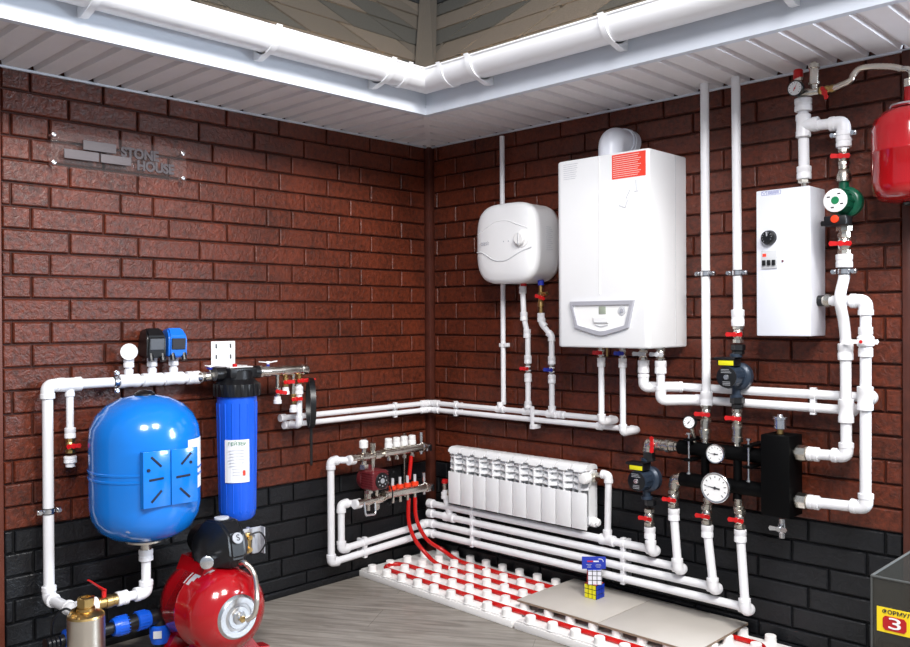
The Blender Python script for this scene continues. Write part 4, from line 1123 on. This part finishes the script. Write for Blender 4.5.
def big_pipes():
    r = .0145; o = .06; oo = .15
    for s, z, s1, lab in ((1.232, .853, 1.975, 'upper of the two white pipes running right from below the large boiler'), (1.300, .811, 1.90, 'lower of the two white pipes running right from below the large boiler')):
        t = thing('heating_pipe', lab, 'pipe', R(s, z, o))
        pipe(t, [R(s, .945, oo), R(s, z, oo)], r)
        double_elbow(t, [R(s, z + .045, oo), R(s, z, oo), R(s + .025, z, oo - .03), R(s + .07, z, o + .02), R(s + .10, z, o)], r)
        pipe(t, [R(s + .06, z, o + .02), R(s + .10, z, o), R(s1, z, o)], r)
        coupling(t, R(s, .925, oo), Z, r, .045)
        valve(t, R(s, .970, oo), Z, .014, -Y, LGR, X, NI, hl=.024)
        clip(t, R(1.79, z, o), X, -Y, r)
        if s > 1.25: coupling(t, R(s + .10, z, o), X, r, .035)
big_pipes()

# ================================================================ PUMPS AND RISERS
def circ_pump(label, s, z, o, m=PMP, facem=BK, up=1, rot=1):
    """inline pump on a vertical pipe at (s, z), motor facing the room"""
    t = thing('circulation_pump', label, 'pump', R(s, z - .06, o))
    MB().cyl(R(s, z - .072, o), R(s, z + .072, o), .0145).cyl(R(s, z - .062, o), R(s, z - .074, o), .020, ch=.001).cyl(R(s, z + .062, o), R(s, z + .074, o), .020, ch=.001).build('pipe_body', m, t)
    MB().lathe(R(s + .008, z, o - .025), -Y, [(0, .028), (.006, .044), (.03, .046), (.038, .040), (.04, .034)], 32).build('volute', m, t)
    b = MB().lathe(R(s, z, o + .012), -Y, [(0, .036), (.05, .0365), (.056, .034)], 32)
    for i in range(12):
        a = 2 * pi * i / 12; b.box(R(s + .0365 * cos(a), z + .0365 * sin(a), o + .036), (.003, .046, .003), Matrix.Rotation(-a, 3, 'Y'))
    b.build('motor', m, t)
    f = MB().lathe(R(s, z, o + .067), -Y, [(0, .0345), (.003, .0345), (.004, .032)], 36).build('face_plate', facem, t)
    if facem is BK:
        MB().lathe(R(s, z, o + .071), -Y, [(0, .0095), (.003, .008)], 20).build('vent_screw', CH, f)
        b = MB()
        for i in range(3): b.bb(R(s - .018, z + .014 + .005 * i, o + .071), R(s + .018 - .004 * i, z + .0155 + .005 * i, o + .0716))
        for i in range(3): b.bb(R(s - .012, z - .016 - .005 * i, o + .071), R(s + .014, z - .0145 - .005 * i, o + .0716))
        b.build('plate_print', GRY, f)
        MB().bb(R(s - .036, z + .036, o + .018), R(s + .026, z + .064, o + .064), .003).bb(R(s - .046, z + .054, o + .018), R(s + .026, z + .064, o + .068), .003).build('terminal_box', BK, t)
        MB().bb(R(s - .030, z + .038, o + .0642), R(s + .022, z + .054, o + .0655), .0004).build('yellow_label', YEL, t)
    else:
        MB().lathe(R(s, z, o + .0705), -Y, [(0, .012), (.002, .011), (.002, .007), (.001, .006)], 24).build('vent_ring', GRN, f)
        b = MB()
        for a in (60, 150, 250, 330): b.box(R(s + .022 * cos(rad(a)), z + .022 * sin(rad(a)), o + .0714), (.009, .0008, .004))
        b.build('plate_print', INK, f)
        MB().bb(R(s - .036, z - .074, o + .015), R(s + .030, z - .044, o + .066), .004).cyl(R(s - .035, z - .062, o + .03), R(s - .055, z - .062, o + .03), .008).build('terminal_box', BK, t)
        MB().lathe(R(s - .002, z - .055, o + .066), -Y, [(0, .012), (.006, .011), (.007, .008)], 20).build('orange_switch', FLM, t)
    return t
def big_risers():
    r = .0147; o = .09; g = 'pair of tall vertical pipes right of the large boiler'
    t = thing('heating_pipe', 'tall white vertical pipe from the ceiling, nearer the large boiler', 'pipe', R(1.43, .66, o), g)
    pipe(t, [R(1.438, 1.889, o), R(1.440, .80, o)], r); coupling(t, R(1.440, .82, o), Z, r, .05)
    clamp(t, R(1.439, 1.245, o), Z, -Y, r)
    valve(t, R(1.442, .770, .095), Z, .015, -Y, RED, X, NI, ln=.06, hl=.026)
    MB().lathe(R(1.440, .672, .10), Z, [(0, .012), (.012, .012), (.014, .018), (.03, .018), (.032, .021), (.045, .021), (.047, .016), (.075, .016)], 12).build('union', NI, t)
    t = thing('heating_pipe', 'tall white vertical pipe from the ceiling, leading down to the grey pump', 'pipe', R(1.555, .66, o), g)
    pipe(t, [R(1.550, 1.889, o), R(1.554, 1.10, o)], r); coupling(t, R(1.554, 1.094, o), Z, r, .055, k=1.45)
    clamp(t, R(1.553, 1.243, o), Z, -Y, r)
    valve(t, R(1.556, 1.040, .092), Z, .015, -Y, RED, X, NI, ln=.058, hl=.026)
    nut(t, R(1.556, .996, .092), Z, .023, .022, BK); nut(t, R(1.556, .979, .092), Z, .02, .012, BK); nut(t, R(1.554, .822, .095), Z, .024, .022, BK); nut(t, R(1.554, .803, .095), Z, .019, .016, BK)
    valve(t, R(1.554, .765, .098), Z, .015, -Y, RED, X, NI, ln=.06, hl=.026)
    MB().lathe(R(1.556, .672, .10), Z, [(0, .012), (.012, .012), (.014, .020), (.03, .020), (.032, .017), (.055, .017), (.057, .02), (.065, .02)], 12).build('union', NI, t)
    circ_pump('grey blue circulation pump with yellow label under the tall right pipe', 1.550, .902, .095)
big_risers()
def heat_manifold():
    t = thing('heating_manifold', 'black steel heating manifold with two bars and a square separator box', 'manifold', R(1.55, .45, .1))
    for z, s0 in ((.648, 1.338), (.538, 1.345)):
        MB().lathe(R(s0, z, .10), X, [(0, .018), (.006, .0245), (1.67 - s0, .0245)], 28).build('manifold_bar', BKM, t)
    for s in (1.44, 1.556): MB().cyl(R(s, .52, .10), R(s, .672, .10), .014).build('connecting_stub', BKM, t)
    for s in (1.45, 1.556): MB().cyl(R(s, .525, .10), R(s, .49, .105), .014).build('lower_stub', BKM, t)
    MB().bb(R(1.655, .468, .045), R(1.748, .724, .145), .003).build('separator_box', BKM, t)
    for s in (1.40, 1.612):
        k = MB().cyl(R(s, .572, .138), R(s, .705, .138), .0035, seg=10).cyl(R(s, .700, .138), R(s, .706, .138), .009, seg=8).cyl(R(s, .572, .138), R(s, .566, .138), .007, seg=6).build('threaded_rod', CH, t)
        for z in (.682, .614): MB().bb(R(s - .014, z - .004, .01), R(s + .014, z + .004, .15), .001).build('holding_bar', BKM, t)
    # air vent, drain cock
    v = MB().cyl(R(1.70, .725, .10), R(1.70, .742, .10), .010).build('air_vent', BRS, t)
    MB().lathe(R(1.70, .740, .10), Z, [(0, .016), (.002, .019), (.030, .019), (.032, .023), (.038, .023), (.040, .010), (.047, .008)], 24).build('vent_cap', CH, v)
    v = MB().cyl(R(1.705, .456, .10), R(1.705, .405, .10), .010).lathe(R(1.705, .44, .10), -Z, [(0, .013), (.025, .014), (.03, .010), (.045, .010)], 12).build('drain_cock', CH, t)
    wing(v, R(1.705, .428, .125), -Y, X, CH, .026)
    # silver elbows on the left ends
    e = elbow(t, R(1.325, .536, .10), X, -Z, .0165, NI, 'nickel_elbow', k=1.6)
    MB().lathe(R(1.324, .512, .10), -Z, [(0, .019), (.012, .019), (.014, .016), (.02, .016), (.022, .021), (.036, .021), (.038, .016), (.05, .016)], 12).build('union', NI, t)
    MB().lathe(R(1.452, .50, .105), -Z, [(0, .013), (.01, .013), (.012, .017), (.024, .017), (.026, .014), (.032, .014), (.034, .018), (.05, .018)], 12).build('union', NI, t)
    MB().lathe(R(1.562, .50, .105), -Z, [(0, .015), (.022, .015), (.024, .019), (.038, .019), (.04, .016), (.05, .016)], 12).build('union', NI, t)
    MB().lathe(R(1.340, .648, .10), -X, [(0, .017), (.01, .017), (.012, .020), (.03, .020), (.032, .025), (.046, .025), (.048, .019), (.06, .019), (.062, .022), (.078, .022)], 12).build('union', NI, t)
    v = valve(t, R(1.252, .65, .10), X, .0175, -Y, RED, Z, NI, ln=.05, hl=.026)
    elbow(t, R(1.222, .648, .10), X, -Z, .0165, NI, 'nickel_elbow', k=1.5)
    nut(t, R(1.222, .606, .10), Z, .021, .03, BK, 'black_union')
    for z, zz in ((.683, 0), (.53, 0)):
        s = 1.765
        MB().lathe(R(1.745, .670 if z > .6 else .521, .10), X, [(0, .014), (.010, .014), (.011, .026), (.040, .026), (.041, .019), (.05, .019)], 8).build('outlet_nut', NI, t)
    circ_pump('grey blue circulation pump with yellow label at the left end of the black manifold', 1.212, .522, .10)
    nut(t, R(1.2265, .438, .10), Z, .021, .022, BK, 'black_union'); nut(t, R(1.2265, .592, .10), Z, .019, .012, BK, 'black_union')
heat_manifold()
gauge('small black rimmed pressure gauge at the top left of the black manifold', R(1.405, .742, .145), V((.1, -1, .05)), .022, BK, needle=50, stem=(R(1.405, .725, .13), R(1.405, .67, .105), .007))
gauge('middle sized round thermometer on the upper black bar', R(1.503, .646, .152), V((.05, -1, 0)), .031, CH, needle=178, name='thermometer', stem=(R(1.503, .646, .135), R(1.503, .646, .12), .008))
gauge('largest round thermometer, on the lower black bar', R(1.508, .536, .162), V((.05, -1, 0)), .049, CH, needle=172, name='thermometer', stem=(R(1.508, .536, .145), R(1.508, .536, .12), .010), depth=.02)

# ================================================================ ELECTRIC BOILER
def eboiler():
    s0, s1, z0, z1, d = 1.633, 1.806, 1.036, 1.500, .122
    t = thing('electric_boiler', 'narrow white electric boiler box with black knob and small switches', 'boiler', R((s0 + s1) / 2, z0, 0))
    MB().bb(R(s0, z0, .001), R(s1, z1, d), .004).build('casing', WB, t)
    k = MB().lathe(R(1.677, 1.348, d), -Y, [(0, .024), (.010, .023), (.018, .0205), (.020, .018)], 32).build('knob', BK, t)
    MB().bb(R(1.675, 1.352, d + .0195), R(1.679, 1.366, d + .021)).build('knob_mark', GRY, k)
    b = MB()
    for i in range(9):
        a = rad(230 - 32 * i); b.box(R(1.677 + .015 * cos(a), 1.348 + .015 * sin(a), d + .0203), (.003, .0008, .0012), Matrix.Rotation(-a, 3, 'Y'))
    b.build('knob_scale', GRY, k)
    br = MB().bb(R(1.652, 1.250, d - .002), R(1.702, 1.308, d + .004), .001).build('breaker_block', LGR, t)
    for i in range(3): MB().bb(R(1.656 + .016 * i, 1.260, d + .003), R(1.666 + .016 * i, 1.277, d + .010), .001).build('breaker_switch', BK, br)
    MB().bb(R(1.656, 1.288, d + .004), R(1.668, 1.298, d + .0045)).build('red_print', ORG, br)
    MB().cyl(R(1.720, 1.272, d - .002), R(1.720, 1.272, d + .003), .003).build('indicator_light', PMR, t)
    # logo
    b = MB(); z, h = 1.490, .006; e = d + .0004
    for (a, c, w, hh) in ((1.652, 1.714, .0008, 0), (1.652, 1.714, .0008, 1)):
        zz = z - h if hh == 0 else z + h; b.bb(R(a, zz - .0004, e - .001), R(c, zz + .0004, e))
    for s in (1.652, 1.668, 1.714): b.bb(R(s - .0004, z - h, e - .001), R(s + .0004, z + h, e))
    b.tube([R(1.655, z + .004, e), R(1.660, z - .003, e), R(1.665, z + .004, e)], .0006, 6)
    for i in range(3): b.bb(R(1.672, z - .003 + .0028 * i, e - .001), R(1.708, z - .002 + .0028 * i, e))
    b.build('logo', NAVY, t)
eboiler()
def right_pipes():
    r = .0162; o = .10
    t = thing('heating_pipe', 'white pipe rising from the electric boiler and bending to the green pump', 'pipe', R(1.777, 1.5, o - .02))
    pipe(t, [R(1.775, 1.53, .09), R(1.777, 1.76, o)], r); tee(t, R(1.777, 1.690, o), Z, X, r)
    pipe(t, [R(1.777, 1.687, o), R(1.899, 1.682, o), R(1.899, 1.60, o)], r, bend=.03)
    elbow(t, R(1.899, 1.682, o), -X, -Z, r, k=2.3); coupling(t, R(1.777, 1.755, o), Z, r, .04, k=1.6); coupling(t, R(1.775, 1.546, .09), Z, r, .04)
    nut(t, R(1.775, 1.522, .09), Z, .018, .018); MB().cyl(R(1.775, 1.50, .085), R(1.775, 1.53, .088), .011).build('nipple', NI, t)
    coupling(t, R(1.899, 1.623, o), Z, r, .035); clamp(t, R(1.899, 1.645, o), Z, -Y, r + .001)
    valve(t, R(1.899, 1.577, o), Z, .0145, -Y, RED, V((-1, 0, .1)), NI, ln=.05, hl=.026)
    MB().lathe(R(1.899, 1.553, o), -Z, [(0, .016), (.012, .016), (.013, .013), (.02, .018), (.034, .022), (.05, .022), (.052, .016)], 12).build('union', NI, t)
    circ_pump('green circulation pump with white dial plate beside the electric boiler', 1.899, 1.440, .10, PMG, WP)
    t = thing('heating_pipe', 'white pipe below the green pump curving past the crossing pipe', 'pipe', R(1.90, .67, o))
    MB().lathe(R(1.899, 1.372, o), -Z, [(0, .018), (.004, .024), (.018, .024), (.02, .017), (.03, .017)], 8).build('union', NI, t)
    valve(t, R(1.899, 1.315, o), Z, .0165, -Y, RED, V((-1, 0, .05)), NI, ln=.065, hl=.03)
    coupling(t, R(1.899, 1.264, o), Z, r, .04, k=1.5); clamp(t, R(1.899, 1.232, o), Z, -Y, r)
    MB().tube(cat([R(1.899, 1.26, o), R(1.899, 1.215, o + .002), R(1.899, 1.15, o + .035), R(1.901, 1.085, o + .012), R(1.902, 1.03, o), R(1.902, .97, o)]), r, 20).build('crossover_bend', WH, t)
    coupling(t, R(1.902, .990, o), Z, r, .05); pipe(t, [R(1.902, 1.0, o), R(1.903, .675, o)], r)
    tee(t, R(1.903, .812, o), Z, Y, r); elbow(t, R(1.903, .675, o), Z, -X, r, k=2.3)
    pipe(t, [R(1.903, .675, o), R(1.785, .671, o)], r); coupling(t, R(1.805, .6715, o), X, r, .035)
    t = thing('heating_pipe', 'white pipe at the far right with a white lever valve, outermost of the pair', 'pipe', R(1.96, .52, o))
    MB().lathe(R(1.806, 1.146, .06), X, [(0, .017), (.018, .017)], 20).build('black_sleeve', BK, t)
    MB().lathe(R(1.824, 1.146, .07), X, [(0, .014), (.006, .014), (.008, .021), (.03, .021), (.032, .015)], 8).build('union', NI, t)
    pipe(t, [R(1.85, 1.145, .075), R(1.957, 1.143, .09), R(1.958, .54, o)], r, bend=.03)
    elbow(t, R(1.957, 1.143, .09), -X, -Z, r, k=2.4)
    v = MB().lathe(R(1.958, 1.065, .095), -Z, [(0, .0205), (.02, .0205), (.024, .018), (.03, .024), (.055, .024), (.06, .018), (.064, .0205), (.088, .0205)], 24).build('valve', WH, t)
    wing(v, R(1.958, 1.022, .127), -Y, X, WP, .046); MB().cyl(R(1.958, 1.022, .134), R(1.958, 1.022, .136), .005).build('red_dot', RED, v)
    tee(t, R(1.958, .853, o), Z, Y, r)
    elbow(t, R(1.959, .528, o), Z, -X, r, k=2.4); pipe(t, [R(1.959, .528, o), R(1.785, .5215, o)], r); coupling(t, R(1.805, .522, o), X, r, .035)
right_pipes()
def safety():
    o = .12
    t = thing('safety_group', 'brass and nickel safety fittings with red cap above the electric boiler', 'safety valve', R(1.78, 1.76, .1))
    MB().cyl(R(1.777, 1.755, .10), R(1.777, 1.79, .10), .012).cyl(R(1.765, 1.790, .11), R(1.83, 1.787, .11), .012).build('cross_body', NI, t)
    MB().lathe(R(1.815, 1.785, .11), Z, [(0, .011), (.022, .011), (.024, .017), (.030, .017), (.031, .0145), (.072, .0145), (.075, .017), (.086, .017), (.088, .009), (.094, .008)], 20).build('air_vent', NI, t)
    MB().lathe(R(1.764, 1.80, .10), Z, [(0, .010), (.03, .010), (.032, .014), (.042, .014)], 12).build('relief_valve', NI, t)
    MB().lathe(R(1.762, 1.838, .10), Z, [(0, .013), (.002, .015), (.026, .0145), (.03, .012)], 12).build('red_cap', RED, t)
    v = MB().lathe(R(1.83, 1.787, .11), X, [(0, .009), (.004, .013), (.012, .013), (.014, .010), (.025, .013), (.034, .010), (.036, .012), (.046, .012)], 12).build('tap', BRS, t)
    wing(v, R(1.853, 1.776, .125), V((0, -1, -.5)), V((.4, 0, -1)), RED, .018)
    gauge('white dial pressure gauge with black rim above the electric boiler', R(1.770, 1.800, .145), V((.0, -1, -.05)), .0235, BK, needle=60, stem=(R(1.772, 1.80, .125), R(1.775, 1.795, .105), .006), nm=RED)
    t = thing('flexible_hose', 'braided steel hose linking the safety fittings to the red tank', 'hose', R(1.95, 1.79, o))
    pts = cat([R(1.872, 1.786, .112), R(1.90, 1.790, .12), R(1.928, 1.797, .125), R(1.936, 1.812, .125), R(1.955, 1.826, .125), R(1.99, 1.826, .12), R(2.04, 1.815, .12), R(2.068, 1.803, .12)], 10)
    MB().tube(pts, [.0085 + .0007 * (i % 2) for i in range(len(pts))], 14).build('braid', ST, t)
    MB().tube(fil([R(2.064, 1.804, .12), R(2.092, 1.798, .12), R(2.094, 1.765, .12)], .02), .0085, 14).build('end_bend', NI, t)
    c = R(2.094, 0, .125); t = thing('expansion_tank', 'red expansion tank hanging at the upper right edge, seen partly', 'tank', c + Z * 1.42)
    r = .104
    MB().lathe(c, Z, [(1.420, 0), (1.421, .05), (1.428, .08), (1.445, .098), (1.47, r), (1.558, r), (1.56, r + .0015), (1.566, r + .0015), (1.568, r), (1.625, r), (1.655, .096), (1.676, .075), (1.686, .05), (1.688, .03)], 48).build('body', REDT, t, 50)
    MB().lathe(c, Z, [(1.686, .058), (1.690, .062), (1.695, .060), (1.698, .03)], 28).build('flange', CH, t)
    MB().lathe(c, Z, [(1.69, .019), (1.745, .019), (1.747, .017), (1.755, .017)], 16).build('red_neck', REDT, t)
    MB().lathe(c, Z, [(1.745, .019), (1.747, .021), (1.768, .021), (1.770, .015)], 8).build('neck_nut', NI, t)
    MB().lathe(c, Z, [(1.418, .025), (1.412, .02), (1.41, 0)], 20).build('bottom_cap', BK, t)
    MB().bb(c + V((-.02, .10, 1.53)), c + V((.02, .136, 1.60)), .002).build('wall_bracket', BKM, t)
safety()

# ================================================================ BIN
def bin_():
    x0, x1, y0, y1, h = 2.175, 2.56, -.70, -.30, .50
    t = thing('storage_bin', 'smoky clear plastic bin with a yellow label at the lower right', 'bin', ((x0 + x1) / 2, (y0 + y1) / 2, 0))
    b = MB(); w = .004
    b.bb((x0, y0, .002), (x1, y0 + w, h)).bb((x0, y1 - w, .002), (x1, y1, h)).bb((x0, y0 + w, .002), (x0 + w, y1 - w, h)).bb((x1 - w, y0 + w, .002), (x1, y1 - w, h)).bb((x0, y0, 0), (x1, y1, .004))
    b.build('bin_walls', BIN, t)
    b = MB()
    pts = [V((x0, y0, h)), V((x1, y0, h)), V((x1, y1, h)), V((x0, y1, h))]
    for i in range(4): b.tube([pts[i], pts[(i + 1) % 4]], .003, 8)
    b.tube([V((x0, y0, 0)), V((x0, y0, h))], .0025, 8)
    b.build('rim', mat('rim_grey_plastic', '4A4C4B', .3, vary=.05), t)
    MB().lathe(V((x0 - .004, y0 + .05, h - .075)), X, [(0, .012), (.001, .03), (.006, .032)], 24, ex=1, ey=1).build('side_grip', BIN, t)
    MB().bb((x0 + .008, y0 + .008, .008), (x1 - .008, y1 - .008, .355), .005).build('dark_contents', BKM, t)
    lb = MB().bb((x0 + .012, y0 - .0015, .378), (x1 - .012, y0, .434)).build('yellow_label', mat('yellow_paper', 'F2D21C', .5, vary=.03), t)
    text('ФОРМУЛА', 'label_lettering', V((x0 + .0595, y0 - .002, .425)), X, Z, .012, INK, lb, .0003, width=.072, bold=.0003)
    ex, ez = x0 + .050, .400
    q = [(-.025, -.010), (-.020, -.016), (.020, -.016), (.025, -.010), (.025, .010), (.020, .016), (-.020, .016), (-.025, .010)]
    MB().prism([V((ex + i, y0 - .0012, ez + j)) for i, j in q], -Y, .0015).build('red_emblem', mat('red_emblem_ink', 'B4161C', .5, vary=.03), lb)
    text('3', 'emblem_number', V((ex + .001, y0 - .0032, ez)), X, Z, .036, WP, lb, .0006, width=.026, bold=0)
bin_()
